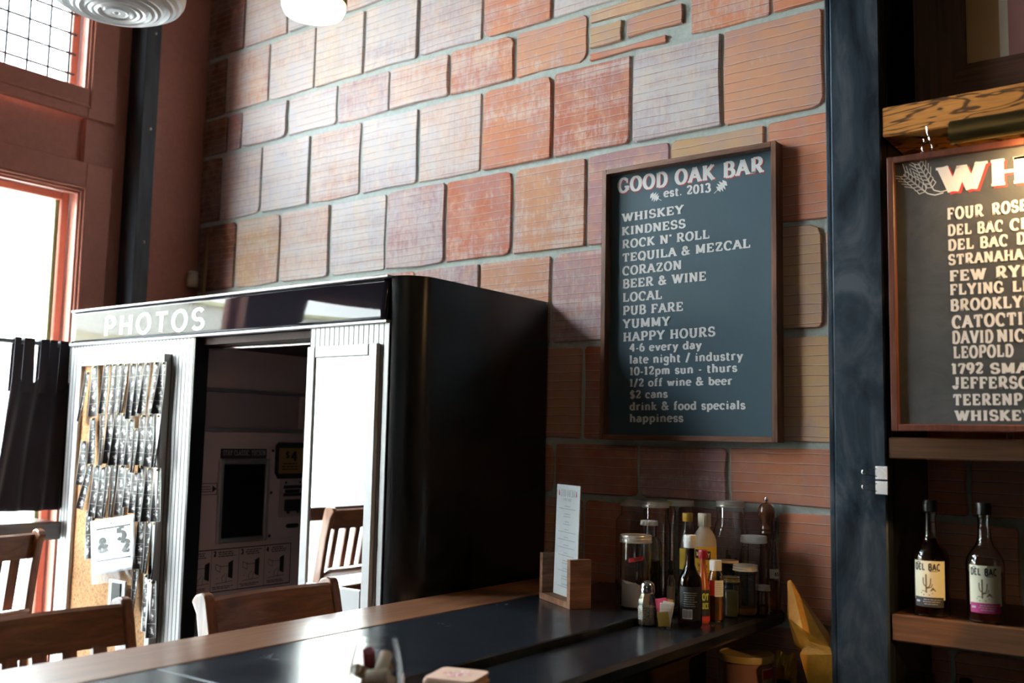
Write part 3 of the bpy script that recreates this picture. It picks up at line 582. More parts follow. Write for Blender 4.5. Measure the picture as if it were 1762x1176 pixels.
# ------------------------------------------------------------------ photo booth
YF = 2.10
bo = thing('photo_booth', 'black photo booth with fluted chrome front and mirrored PHOTOS header against the brick wall', 'photo booth', (-2.9, 2.1, 0))
XL, XR, ZT = -3.79, -2.03, 1.998
def shell(xf, xs, y0, y1, r, sgn, t=.02):   # side wall whose front corner is rounded
    out = [(xf, y0)]+[(xs-sgn*r+sgn*r*sin(rad(a)), y0+r-r*cos(rad(a))) for a in range(0, 91, 9)]+[(xs, y1)]
    inn = [(xs-sgn*t, y1)]+[(xs-sgn*r+sgn*(r-t)*sin(rad(a)), y0+r-(r-t)*cos(rad(a))) for a in range(90, -1, -9)]+[(xf, y0+t)]
    return out+inn
for xf, xs, s_ in ((XR, -1.94, 1), (XL, -3.88, -1)):
    mb = MB(); pts = shell(xf, xs, YF, 2.785, .09, s_); n = len(pts)
    vs = [(x, y, 0.02) for x, y in pts]+[(x, y, ZT) for x, y in pts]
    mb.add(vs, [(i, (i+1) % n, n+(i+1) % n, n+i) for i in range(n)], True); mb.add(vs, [tuple(range(n, 2*n)), tuple(range(n))[::-1]])
    mb.build('side_wall', MT['black_side_laminate'], bo, world=True)
MB().prism([(-3.79, YF+.005), (-3.845, YF+.035), (-3.872, YF+.09), (-3.872, 2.785), (-1.948, 2.785), (-1.948, YF+.09), (-1.975, YF+.035), (-2.03, YF+.005)], ZT-.02, ZT-.001).build('roof_panel', MT['black_side_laminate'], bo, world=True)
MB().box(-3.87, 2.765, .02, -1.95, 2.785, ZT-.02).build('back_panel', MT['black_side_laminate'], bo, world=True)
MB().box(-3.80, YF+.03, .0, -2.03, 2.78, .02).build('base', MT['black_trim'], bo, world=True)
# header: glossy acrylic, slightly warped so that it mirrors the window bays unevenly
mb = MB(); nx, nz = 60, 12; vs = []
for j in range(nz+1):
    for i in range(nx+1):
        s_, t = i/nx, j/nz; x = XL+.008+(XR-XL-.012)*s_; z = 1.868+(ZT-.006-1.868)*t
        y = YF-.012+(.0008+.0052*s_)*t*t+.0022*s_*t+.0012*sin(6.5*s_+2.2*t)*s_
        vs.append((x, y, z))
mb.add(vs, [(j*(nx+1)+i, j*(nx+1)+i+1, (j+1)*(nx+1)+i+1, (j+1)*(nx+1)+i) for j in range(nz) for i in range(nx)], True)
def on_header(u, v):
    s_ = (u-XL-.008)/(XR-XL-.012); t = (v-1.868)/(ZT-.006-1.868); return (u, YF-.012+(.0008+.0052*s_)*t*t+.0022*s_*t+.0012*sin(6.5*s_+2.2*t)*s_-.0008, v)
hd = mb.build('header', MT['dark_reflective_acrylic'], bo, world=True)
md = hd.modifiers.new('thick', 'SOLIDIFY'); md.thickness = .004; md.offset = 1 if hd.data.polygons[0].normal.y > 0 else -1
MB().box(XL, YF-.018, ZT-.005, XR, YF+.012, ZT+.003, .002).build('top_trim', MT['grey_strip_metal'], bo, world=True)
MB().box(XL, YF-.018, 1.857, XR, YF+.012, 1.866, .002).build('lower_trim', MT['grey_strip_metal'], bo, world=True)
MB().box(XL-.008, YF-.010, 1.86, XL+.008, YF+.03, ZT, .003).build('end_cap', MT['black_trim'], bo, world=True)
mb = MB(); lettering(mb, "PHOTOS", -3.556, 1.889, -2.913, 1.884, .072, on_header, .10, .085, serif=False, gap=.14)
mb.build('sign_lettering', MT['sign_lettering'], hd, world=True).data.name = 'sign_lettering'
# fluted chrome sheets: ribs of one folded sheet
def flutes(name, x0, x1, z0, z1):
    mb = MB(); n = round((x1-x0)/.0215); p = (x1-x0)/n
    for i in range(n):
        a = x0+i*p
        mb.box(a+.0008, YF-.004, z0, a+p-.0008, YF+.002, z1, .0004)
    mb.box(x0, YF-.001, z0, x1, YF+.018, z1)
    o = mb.build(name, MT['fluted_chrome'], bo, world=True); return o
fl = flutes('fluted_panel', XL, -2.980, .05, 1.857)
fr_ = flutes('fluted_panel', -2.371, XR, .05, 1.857)
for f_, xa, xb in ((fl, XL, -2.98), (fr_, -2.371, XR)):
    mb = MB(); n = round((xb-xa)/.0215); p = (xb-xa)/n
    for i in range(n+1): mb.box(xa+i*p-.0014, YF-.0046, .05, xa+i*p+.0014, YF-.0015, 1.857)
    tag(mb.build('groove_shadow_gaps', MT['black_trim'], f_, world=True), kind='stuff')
MB().box(-2.982, YF-.008, .05, -2.964, YF+.05, 1.857, .003).build('opening_trim', MT['black_trim'], bo, world=True)
MB().box(-2.374, YF-.004, .05, -2.369, YF+.05, 1.857, .001).build('opening_trim', MT['black_trim'], bo, world=True)
# cork notice board in its aluminium frame
mb = MB(); fx0, fx1, fz0, fz1, fw = -3.689, -3.108, .50, 1.802, .030
for a, b, c_, d in ((fx0, fz0, fx0+fw, fz1), (fx1-fw, fz0, fx1, fz1), (fx0+fw, fz1-fw, fx1-fw, fz1), (fx0+fw, fz0, fx1-fw, fz0+fw)): mb.box(a, YF-.034, b, c_, YF-.004, d, .002)
fb = mb.build('board_frame', MT['white_aluminium'], bo, world=True)
MB().box(fx0+fw, YF-.020, fz0+fw, fx1-fw, YF-.006, fz1-fw).build('cork_board', MT['cork'], fb, world=True)
mb = MB()
for x, z in ((-3.65, 1.787), (-3.40, 1.787), (-3.15, 1.787), (-3.123, 1.4), (-3.123, 1.0)): mb.lathe([(0, 0), (.004, 0), (.003, .002), (0, .003)], 8, M=Matrix.Translation((x, YF-.034, z)) @ Matrix.Rotation(pi/2, 4, 'X'))
tag(mb.build('screws', MT['booth_grey_ink'], fb, world=True), kind='stuff')
# mirror
mb = MB(); mx0, mx1, mz0, mz1, mw = -2.369, -2.062, .95, 1.797, .036
for a, b, c_, d in ((mx0, mz0, mx0+mw, mz1), (mx1-mw, mz0, mx1, mz1), (mx0+mw, mz1-mw, mx1-mw, mz1), (mx0+mw, mz0, mx1-mw, mz0+.125)): mb.box(a, YF-.020, b, c_, YF-.004, d, .003)
mf = mb.build('mirror_frame', MT['white_aluminium'], bo, world=True)
MB().box(mx0+mw, YF-.014, mz0+.12, mx1-mw, YF-.008, mz1-mw).build('mirror_pane', MT['mirror_silver'], mf, world=True)
# inside: the machine wall seen through the opening
XP = -3.02
ip = MB().box(XP-.02, YF+.02, .05, XP, 2.76, 1.832, .0).build('machine_panel', MT['booth_laminate'], bo, world=True)
MB().box(XP-.02, YF+.024, 1.832, -1.98, 2.76, 1.856).build('ceiling_panel', MT['booth_dark_lining'], bo, world=True)
MB().box(XP, YF+.02, 1.545, XP+.003, 2.62, 1.675).build('light_box_cover', MT['booth_recess'], bo, world=True)
for z in (1.672, 1.528): MB().box(XP, YF+.02, z, XP+.012, 2.64, z+.014, .002).build('metal_strip', MT['grey_strip_metal'], bo, world=True)
MB().box(XP, 2.62, 1.545, XP+.010, 2.634, 1.675, .002).build('metal_strip', MT['booth_laminate'], bo, world=True)
mb = MB(); ring(mb, 2.253, 2.482, 1.124, 1.427, .018, XP, XP+.016, .003); sf = mb.build('screen_frame', MT['grey_strip_metal'], bo, world=True)
MB().box(XP, 2.27, 1.14, XP+.006, 2.466, 1.41).build('screen', MT['screen_glass'], sf, world=True)
lb = MB().box(XP, 2.261, 1.430, XP+.004, 2.469, 1.466).build('name_label', MT['booth_ink'], bo, world=True)
mb = MB(); lettering(mb, "STAY CLASSIC, TUCSON", 2.268, 1.442, 2.463, 1.442, .018, on_x(XP+.0046), .10, .07); mb.build('label_lettering', MT['booth_grey_ink'], lb, world=True)
pl = MB().box(XP, 2.483, 1.125, XP+.008, 2.69, 1.473, .001).build('coin_plate', MT['booth_laminate'], bo, world=True)
mb = MB()
for y, z in ((2.495, 1.46), (2.668, 1.46), (2.495, 1.30), (2.495, 1.137), (2.668, 1.30)): mb.lathe([(0, 0), (.006, 0), (.005, .003), (0, .004)], 10, M=Matrix.Translation((XP+.008, y, z)) @ Matrix.Rotation(pi/2, 4, 'Y'))
tag(mb.build('screws', MT['booth_ink'], pl, world=True), kind='stuff')
pts = [(2.507, 1.375), (2.507, 1.478), (2.522, 1.492), (2.640, 1.492), (2.655, 1.478), (2.655, 1.375), (2.640, 1.352), (2.522, 1.352)]
pr_ = MB().prism(pts, XP+.008, XP+.013, 'x').build('price_card', MT['booth_ink'], bo, world=True)
MB().box(XP+.012, 2.522, 1.372, XP+.0145, 2.640, 1.470).build('price_ground', MT['booth_tan_card'], pr_, world=True)
mb = MB(); lettering(mb, "$", 2.552, 1.432, 2.572, 1.432, .024, on_x(XP+.0152), .13, .08); lettering(mb, "4", 2.578, 1.421, 2.612, 1.421, .036, on_x(XP+.0152), .13, .08); fake_lines(mb, on_x(XP+.0152), 2.535, 2.630, 1.408, 3, .011, .004, 5)
mb.build('price_lettering', MT['booth_ink'], pr_, world=True)
wc = MB().box(XP+.008, 2.535, 1.205, XP+.011, 2.655, 1.352).build('payment_card', MT['booth_pale_card'], bo, world=True)
mb = MB()
for y0, z0, y1, z1 in ((2.553, 1.314, 2.642, 1.326), (2.560, 1.297, 2.634, 1.310), (2.553, 1.284, 2.642, 1.296)): mb.box(XP+.011, y0, z0, XP+.013, y1, z1)
mb.box(XP+.011, 2.557, 1.227, XP+.020, 2.635, 1.272, .003)
for y in (2.563, 2.635): mb.lathe([(0, 0), (.005, 0), (.004, .003), (0, .004)], 8, M=Matrix.Translation((XP+.011, y, 1.337)) @ Matrix.Rotation(pi/2, 4, 'Y'))
for y in (2.572, 2.622): mb.box(XP+.011, y, 1.218, XP+.016, y+.010, 1.229)
mb.build('bill_slot', MT['booth_ink'], wc, world=True)
MB().prism([(2.580, 1.162), (2.572, 1.170), (2.580, 1.178), (2.628, 1.178), (2.636, 1.170), (2.628, 1.162)], XP+.008, XP+.014, 'x').build('coin_slot', MT['booth_ink'], bo, world=True)
mb = MB(); f = on_x(XP+.001)
def frame_lines(y0, y1, z0, z1, w_):
    for a, b, c_, d in ((y0, z0, y1, z0+w_), (y0, z1-w_, y1, z1), (y1-w_, z0, y1, z1), (y0, z0, y0+w_, z1)): mb.quad(f(a, b), f(c_, b), f(c_, d), f(a, d))
frame_lines(2.172, 2.253, 1.300, 1.342, .0022)
mb.add([f(2.232, 1.308), f(2.251, 1.321), f(2.232, 1.334)], [(0, 1, 2)]); fake_lines(mb, f, 2.182, 2.232, 1.328, 3, .009, .003, 3)
frame_lines(2.12, 2.611, .950, 1.104, .0035)
for y in (2.243, 2.363, 2.482): mb.quad(f(y, .953), f(y+.0016, .953), f(y+.0016, 1.101), f(y, 1.101))
for k, (y0, s_) in enumerate(((2.150, ''), (2.252, '2'), (2.372, '3'), (2.491, '4'))):
    if s_: lettering(mb, s_, y0, 1.078, y0+.012, 1.078, .017, f, .16, .12)
    fake_lines(mb, f, y0+.018, y0+.10 if k else y0+.075, 1.090, 3, .0075, .0035, 20+k)
    fake_lines(mb, f, y0+.0, y0+.095 if k else y0+.08, .967, 2, .006, .0028, 30+k)
    a = y0+.012                                    # small line drawing of the booth in use
    mb.quad(f(a+.055, 1.0), f(a+.075, .992), f(a+.075, 1.060), f(a+.055, 1.052))
    for (p, q) in (((a, 1.05), (a+.02, 1.04)), ((a+.02, 1.04), (a+.055, 1.04)), ((a, 1.05), (a, 1.03)), ((a, 1.03), (a+.02, 1.02)), ((a+.02, 1.02), (a+.02, 1.045)), ((a+.028, 1.0), (a+.045, 1.015)), ((a+.03, .985), (a+.028, 1.0)), ((a+.045, .98), (a+.05, 1.01)), ((a, .98), (a+.075, .985)), ((a+.004, 1.0), (a+.010, 1.0))):
        dx_, dy_ = q[0]-p[0], q[1]-p[1]; l = math.hypot(dx_, dy_); nx_, ny_ = -dy_/l*.0009, dx_/l*.0009
        mb.quad(f(p[0]+nx_, p[1]+ny_), f(p[0]-nx_, p[1]-ny_), f(q[0]-nx_, q[1]-ny_), f(q[0]+nx_, q[1]+ny_))
mb.build('instruction_print', MT['booth_ink'], bo, world=True)
mb = MB(); ring(mb, 2.13, 2.236, .70, .905, .012, XP, XP+.012, .002); vt = mb.build('delivery_slot_frame', MT['grey_strip_metal'], bo, world=True)
MB().box(XP, 2.142, .712, XP+.004, 2.224, .893).build('delivery_slot', MT['booth_recess'], vt, world=True)
MB().tube([(XP, 2.185, 1.825), (-1.99, 2.185, 1.822)], .008, 12).build('curtain_rail', MT['steel_bright'], bo, world=True)
for y, z in ((2.14, 1.79), (2.14, 1.76)): MB().box(XP, y, z, XP+.02, y+.03, z+.02, .003).build('hinge', MT['booth_recess'], ip, world=True)
mb = MB(); vs = []; ny, nzz = 30, 6
for i in range(nzz+1):
    for j in range(ny+1): vs.append((-2.36+.055*j/ny-.008*i/nzz*(1-j/ny), 2.185+.02*sin(j*1.35), 1.812-1.0*i/nzz))
mb.add(vs, [(i*(ny+1)+j, i*(ny+1)+j+1, (i+1)*(ny+1)+j+1, (i+1)*(ny+1)+j) for i in range(nzz) for j in range(ny)], True)
o = mb.build('side_curtain', MT['booth_curtain'], bo, world=True); o.modifiers.new('t', 'SOLIDIFY').thickness = .002

MB().tube([(-2.12, 2.30, 1.815), (-2.12, 2.70, 1.815)], .012, 10).build('added_lamp_tube', MT['white_plastic'], bo, world=True)  # unseen tube and fill light, added to brighten the machine panel
area_light('booth_fill_light', (-2.14, 2.5, 1.79), (.05, .35), (0, rad(-40), 0), 1.25, (1, .84, .84), bo)
# photo strips pinned to the cork, each a curled strip of its own
ROWS = [[(-3.606, 1.75, -3.632, 1.554), (-3.56, 1.772, -3.548, 1.575), (-3.474, 1.778, -3.474, 1.589), (-3.428, 1.777, -3.434, 1.589), (-3.386, 1.776, -3.383, 1.595), (-3.346, 1.774, -3.342, 1.589), (-3.301, 1.773, -3.295, 1.567), (-3.257, 1.774, -3.256, 1.578), (-3.208, 1.773, -3.218, 1.586), (-3.155, 1.774, -3.171, 1.586), (-3.109, 1.773, -3.12, 1.586)],
 [(-3.607, 1.483, -3.609, 1.313), (-3.552, 1.571, -3.532, 1.397), (-3.481, 1.592, -3.459, 1.394), (-3.434, 1.592, -3.418, 1.401), (-3.382, 1.592, -3.377, 1.396), (-3.342, 1.589, -3.337, 1.398), (-3.295, 1.567, -3.292, 1.399), (-3.257, 1.534, -3.25, 1.373), (-3.218, 1.584, -3.214, 1.401), (-3.175, 1.586, -3.167, 1.398), (-3.124, 1.584, -3.12, 1.396)],
 [(-3.549, 1.397, -3.598, 1.221), (-3.506, 1.393, -3.51, 1.198), (-3.463, 1.388, -3.462, 1.195), (-3.423, 1.4, -3.422, 1.203), (-3.387, 1.402, -3.377, 1.206), (-3.337, 1.398, -3.337, 1.215), (-3.291, 1.388, -3.287, 1.247), (-3.25, 1.373, -3.246, 1.228), (-3.214, 1.401, -3.202, 1.201), (-3.166, 1.395, -3.152, 1.204), (-3.114, 1.394, -3.106, 1.207)],
 [(-3.551, 1.22, -3.53, 1.041), (-3.197, 1.211, -3.186, 1.036), (-3.149, 1.209, -3.141, 1.026), (-3.117, 1.206, -3.105, 1.008)],
 [(-3.215, 1.031, -3.207, 0.887), (-3.149, 1.021, -3.139, 0.825), (-3.109, 1.002, -3.103, 0.904)]]
RS = random.Random(4)
def strip_mesh(L_, curl, twist):
    nx, nz = 6, 12; vs = []; fs = []; uvs = []
    for i in range(nz+1):
        for j in range(nx+1):
            s_, t = j/nx-.5, i/nz; w_ = .041
            a = curl*(.4+.6*t); x = s_*w_*(1-.12*a); y = -.012*a*(4*s_*s_-.3)-.010*t*t*abs(curl)+twist*s_*t*.02
            vs.append((x, y-.001, -L_*t)); uvs.append((s_+.5, 1-t))
    for i in range(nz):
        for j in range(nx): a = i*(nx+1)+j; fs.append((a, a+nx+1, a+nx+2, a+1))
    me = bpy.data.meshes.new('photo_strip'); me.from_pydata(vs, [], fs); me.materials.append(MT['photo_strip_print'])
    ul = me.uv_layers.new(name='UVMap')
    for lp in me.loops: ul.data[lp.index].uv = uvs[lp.vertex_index]
    for p in me.polygons: p.use_smooth = True
    return me
VAR = [strip_mesh(.195, c_, t_) for c_, t_ in ((.6, .5), (1.0, -.6), (.3, .8), (-.5, .3), (.8, 1.0))]
pin = MB().lathe([(0, 0), (.0045, 0), (.005, .002), (.003, .005), (0, .006)], 10, M=Matrix.Rotation(pi/2, 4, 'X'))
pin_proto = None
RN = ['top', 'second', 'third', 'fourth', 'lowest']; ON = ['first', 'second', 'third', 'fourth', 'fifth', 'sixth', 'seventh', 'eighth', 'ninth', 'tenth', 'eleventh']
for ri, row in enumerate(ROWS):
    for ci, (xa, za, xb, zb) in enumerate(row):
        ang = math.atan2(xb-xa, za-zb); L_ = math.hypot(xb-xa, za-zb)
        me = VAR[RS.randrange(5)]
        o = link('photo_strip', me, None, (xa, 2.072-.0006*(ci % 3)-.0012*(4-ri), za)); o.scale = (1, 1, L_/.195 if L_ > .1 else 1); o.rotation_euler.y = -ang
        if za > 1.8-.04: o.location.z = min(za, 1.775)
        tag(o, 'curled photo strip, %s from left in the %s row on the cork board' % (ON[ci], RN[ri]), 'photo strip', 'photo strips pinned to the cork board')
        if pin_proto is None: pin_proto = pin.build('push_pin', MT['brass_aged'], o, (0, -.003, -.006)); pm = pin_proto.data
        else: link('push_pin', pm, o, (0, -.003, -.006))
# notice in a plastic bag
NQ = [(-3.504, 1.183), (-3.219, 1.227), (-3.196, 1.010), (-3.468, .959)]
no = thing('paper_notice', 'white paper notice reading 5 & 2 in a clear bag pinned over the photo strips', 'notice', (-3.35, 2.05, 1.10))
def on_notice(u, v, y=2.052):
    a = [NQ[3][i]+(NQ[2][i]-NQ[3][i])*u for i in (0, 1)]; b = [NQ[0][i]+(NQ[1][i]-NQ[0][i])*u for i in (0, 1)]
    return (a[0]+(b[0]-a[0])*v, y-.004*sin(pi*u), a[1]+(b[1]-a[1])*v)
def sheet(v0, v1, y, nn=14, wav=0):
    mb = MB(); vs = []
    for i in range(nn+1):
        for j in range(nn+1):
            p = on_notice(j/nn, v0+(v1-v0)*i/nn, y); wv = wav*sin(j*1.7+i*.5)*(1-i/nn); vs.append((p[0], p[1]+wv, p[2]))
    mb.add(vs, [(i*(nn+1)+j, i*(nn+1)+j+1, (i+1)*(nn+1)+j+1, (i+1)*(nn+1)+j) for i in range(nn) for j in range(nn)], True); return mb
o = sheet(.12, 1, 2.054).build('sheet', MT['paper_white'], no, world=True); o.modifiers.new('t', 'SOLIDIFY').thickness = .0006
o = sheet(-.03, .52, 2.0505, wav=.0016).build('clear_bag', MT['zip_bag_film'], no, world=True)
mb = MB(); f = lambda u, v: on_notice(u, v, 2.0528)
for k in range(12):
    for v0, v1 in ((.835, .858), (.325, .341)): a, b = .15+.77*k/12, .15+.77*(k+1)/12; mb.quad(f(a, v0), f(b, v0), f(b, v1), f(a, v1))
lettering(mb, "5", .63, .63, .82, .63, .20, f, .18, .08); lettering(mb, "2", .72, .42, .91, .42, .19, f, .18, .08); lettering(mb, "&", .19, .47, .44, .47, .22, f, .17, .08)
mb.build('large_print', MT['ink_black'], no, world=True)
mb = MB(); fake_lines(mb, f, .38, .66, .775, 3, .048, .014, 8); fake_lines(mb, f, .44, .72, .60, 2, .045, .014, 9); fake_lines(mb, f, .30, .88, .40, 2, .03, .010, 10); mb.build('small_print', MT['ink_grey'], no, world=True)
MB().lathe([(0, 0), (.005, 0), (.004, .003), (0, .005)], 10, M=Matrix.Translation((-3.36, 2.05, 1.187)) @ Matrix.Rotation(pi/2, 4, 'X')).build('pin', MT['steel_bright'], no, world=True)
bg_ = thing('bag_of_keepsakes', 'small clear pouch with a black card below the white notice', 'pouch', (-3.31, 2.07, .95))
MB().box(-3.365, 2.058, .86, -3.258, 2.064, .985, .002).build('pouch', MT['white_aluminium'], bg_, world=True)
MB().box(-3.340, 2.054, .885, -3.283, 2.0585, .975, .001).build('card', MT['ink_black'], bg_, world=True)
# ------------------------------------------------------------------ corner oddments
po = thing('wooden_pole', 'slim pale wooden pole leaning in the corner above the booth', 'pole', (-3.952, 2.755, 0))
MB().tube([(-3.952, 2.755, .002), (-3.884, 2.775, 2.455)], [.010, .0085], 10).build('shaft', MT['pale_pole_wood'], po, world=True)
pt = thing('ceramic_knob', 'small cream ceramic knob beside the wooden pole in the corner', 'knob', (-3.98, 2.66, 2.21))
MB().lathe([(0, 0), (.022, 0), (.027, .008), (.027, .045), (.022, .06), (.025, .066), (.021, .078), (0, .08)], 20, M=Matrix.Translation((-3.948, 2.752, 2.198))).build('cap', MT['cream_plastic'], pt, world=True)
MB().tube([(-3.982, 2.752, 2.235), (-3.955, 2.752, 2.235)], .010, 10).build('stem', MT['cream_plastic'], pt, world=True)

# ------------------------------------------------------------------ bar
ba = thing('bar_counter', 'long bar with black slab top, brown wooden edge and lower service rail', 'bar counter', (-1.5, 1, 0))
for ya, yb in ((-1.5, 1.1505), (1.1535, 2.785)):
    MB().box(-1.698, ya, 1.030, -1.295, yb, 1.070, .003).build('slab', MT['black_bar_slab'], ba, world=True)
MB().box(-1.698, 1.1505, 1.030, -1.298, 1.1535, 1.0694).build('slab_seam', MT['slab_seam'], ba, world=True)
MB().box(-1.905, -1.5, 1.026, -1.700, 2.785, 1.070, .006).build('wooden_edge', MT['bar_edge_wood'], ba, world=True)
MB().box(-1.293, -1.5, 1.012, -1.092, 2.785, 1.052, .010).build('service_rail', MT['black_bar_slab'], ba, world=True)
MB().box(-1.55, -1.4, 0, -1.34, 2.78, 1.026).build('bar_front', MT['ledge_wood'], ba, world=True)
for y in (-.9, .2, 1.3, 2.4): MB().prism([(-1.80, 1.02), (-1.55, 1.02), (-1.55, .86)], y, y+.04, 'y').build('bracket', MT['dark_column_steel'], ba, world=True)
bc = thing('back_counter', 'dark lower counter behind the bar holding the tub', 'counter', (-1.1, 2.2, 0))
MB().box(-1.335, .6, .73, -.84, 2.785, .77, .004).build('worktop', MT['black_bar_slab'], bc, world=True)
MB().box(-1.335, .65, 0, -.88, 2.785, .73).build('cabinet_body', MT['black_trim'], bc, world=True)

# ------------------------------------------------------------------ the menu board on the bricks
cb_ = thing('menu_chalkboard', 'tall blue-black chalkboard lettered GOOD OAK BAR on the brick wall', 'chalkboard', (-1.4, 2.77, 1.52))
bx0, bx1, bz0, bz1, bw = -1.700, -1.097, 1.527, 2.421, .0165
for a, b, c_, d, m_ in ((bx0, bz0, bx0+bw, bz1, 'walnut_stained_frame'), (bx1-bw, bz0, bx1, bz1, 'walnut_stained_frame'), (bx0+bw, bz1-bw, bx1-bw, bz1, 'walnut_stained_frame_h'), (bx0+bw, bz0, bx1-bw, bz0+bw, 'walnut_stained_frame_h')):
    MB().box(a, 2.742, b, c_, 2.793, d, .0012).build('frame_rail', MT[m_], cb_, world=True)
MB().box(bx0+bw, 2.778, bz0+bw, bx1-bw, 2.786, bz1-bw).build('board', MT['chalkboard_blue'], cb_, world=True)
B1 = [('GOOD OAK BAR', -1.66, 2.346, -1.149, 2.342, 0.046), ('est. 2013', -1.488, 2.309, -1.323, 2.304, 0.027), ('WHISKEY', -1.643, 2.245, -1.417, 2.247, 0.027), ('KINDNESS', -1.643, 2.2, -1.41, 2.2, 0.027),
("ROCK N' ROLL", -1.641, 2.156, -1.327, 2.157, 0.027), ('TEQUILA & MEZCAL', -1.64, 2.111, -1.193, 2.114, 0.027), ('CORAZON', -1.639, 2.066, -1.423, 2.068, 0.028), ('BEER & WINE', -1.638, 2.023, -1.338, 2.025, 0.028),
('LOCAL', -1.637, 1.978, -1.492, 1.978, 0.028), ('PUB FARE', -1.636, 1.934, -1.417, 1.935, 0.028), ('YUMMY', -1.636, 1.891, -1.463, 1.891, 0.028), ('HAPPY HOURS', -1.634, 1.847, -1.308, 1.85, 0.028),
('4-6 every day', -1.61, 1.813, -1.354, 1.813, 0.025), ('late night / industry', -1.61, 1.774, -1.218, 1.774, 0.026), ('10-12pm sun - thurs', -1.609, 1.736, -1.237, 1.739, 0.025), ('1/2 off wine & beer', -1.609, 1.699, -1.252, 1.7, 0.024),
('$2 cans', -1.607, 1.661, -1.471, 1.663, 0.024), ('drink & food specials', -1.607, 1.623, -1.211, 1.626, 0.025), ('happiness', -1.607, 1.585, -1.416, 1.587, 0.025)]
for t, u0, v0, u1, v1, h in B1:
    mb = MB(); lettering(mb, t, u0, v0, u1, v1, h, on_y(2.7768), .145 if t[0] == 'G' and len(t) == 12 else .128, .078)
    mb.build('chalk_line', MT['lettering_white'], cb_, world=True)
def oak_leaf(mb, cx, cz, s, ang, y):
    pts = [(0, 0), (.10, .06), (.16, .30), (.30, .12), (.34, .44), (.50, .15), (.56, .46), (.72, .14), (.84, .32), (1.0, 0)]
    pts = pts+[(x, -z) for x, z in pts[::-1][1:-1]]
    P_ = [(cx+s*(x*cos(ang)-z*sin(ang)), y, cz+s*(x*sin(ang)+z*cos(ang))) for x, z in pts]; n = len(P_); c = len(mb.v)
    mid = [(cx+s*x*cos(ang), y, cz+s*x*sin(ang)) for x in (0, .10, .16, .30, .34, .50, .56, .72, .84, 1.0)]
    top = P_[:10]; bot = [P_[0]]+P_[:9:-1]+[P_[9]] if False else [P_[0]]+[P_[n-k] for k in range(1, 9)]+[P_[9]]
    vs = top+bot+mid
    mb.add(vs, [(k, k+1, 21+k, 20+k) for k in range(9)]+[(20+k, 21+k, 11+k, 10+k) for k in range(9)])
    a = ang; mb.quad((cx-s*.28*cos(a), y, cz-s*.28*sin(a)-.0012), (cx, y, cz-.0012), (cx, y, cz+.0012), (cx-s*.28*cos(a), y, cz-s*.28*sin(a)+.0012))
mb = MB(); oak_leaf(mb, -1.505, 2.304, .037, rad(148), 2.7768); mb.build('chalk_leaf', MT['lettering_white'], cb_, world=True)
mb = MB(); oak_leaf(mb, -1.303, 2.304, .041, rad(38), 2.7768); mb.build('chalk_leaf', MT['lettering_white'], cb_, world=True)
mb = MB(); lettering(mb, "GOOD OAK BAR", -1.658, 2.3435, -1.147, 2.3395, .046, on_y(2.7774), .150, .082); tag(mb.build('red_outline', MT['lettering_red'], cb_, world=True), kind='stuff')

# ------------------------------------------------------------------ steel post and the back bar cabinet
sp_ = thing('steel_post', 'broad blue-grey steel post between the brick wall and the bottle shelves', 'post', (-.76, 2.45, 0))
MB().box(-.824, 2.42, 0, -.700, 2.47, 4.19, .004).build('face_plate', MT['mill_scale_steel'], sp_, world=True)
MB().box(-.838, 2.424, 0, -.8245, 2.52, 4.19, .003).build('edge_flange', MT['mill_scale_steel'], sp_, world=True)
cl0 = None
for k, z in enumerate((1.460, 1.425)):
    c = thing('binder_clip', ('upper' if k == 0 else 'lower')+' steel binder clip gripping the edge of the steel post', 'binder clip', (-.70, 2.418, z), 'binder clips on the steel post')
    MB().prism([(-.024, 0), (-.024, .0), (-.024, .004), (.006, .010), (.006, -.010), (-.024, -.002)][2:], -.0155, .0155, 'z', M=Matrix.Translation((0, -.004, 0))).build('clip_body', MT['steel_bright'], c)
    mb = MB(); pts = [(-.022, -.0085, .009), (-.040, -.0105, .0055), (-.0475, -.011, .0065), (-.0525, -.011, .0035), (-.054, -.011, 0), (-.0525, -.011, -.0035), (-.0475, -.011, -.0065), (-.040, -.0105, -.0055), (-.022, -.0085, -.009)]
    mb.tube(pts, .0011, 8); mb.build('wire_handle', MT['chrome'], c)
sh = thing('bottle_shelves', 'dark wooden back bar shelving with a light oak beam, right of the steel post', 'shelving', (0, 2.5, 0))
MB().box(-.698, 2.425, 2.278, .60, 2.79, 2.353, .003).build('oak_beam', MT['oak_beam'], sh, world=True)
for z0, z1 in ((1.494, 1.544), (1.072, 1.133), (.66, .70)): MB().box(-.696, 2.425, z0, .60, 2.79, z1, .003).build('shelf', MT['dark_shelf_wood'], sh, world=True)
MB().box(-.722, 2.475, 0, -.700, 2.79, 4.19).build('side_panel', MT['black_trim'], sh, world=True)
MB().box(.60, 2.42, 0, .66, 2.79, 4.19).build('side_panel', MT['black_trim'], sh, world=True)
MB().box(-.698, 2.76, 2.355, .60, 2.785, 3.6).build('back_panel', MT['black_trim'], sh, world=True)
MB().box(-.698, 2.43, 3.3, .60, 2.79, 3.36).build('shelf', MT['dark_shelf_wood'], sh, world=True)
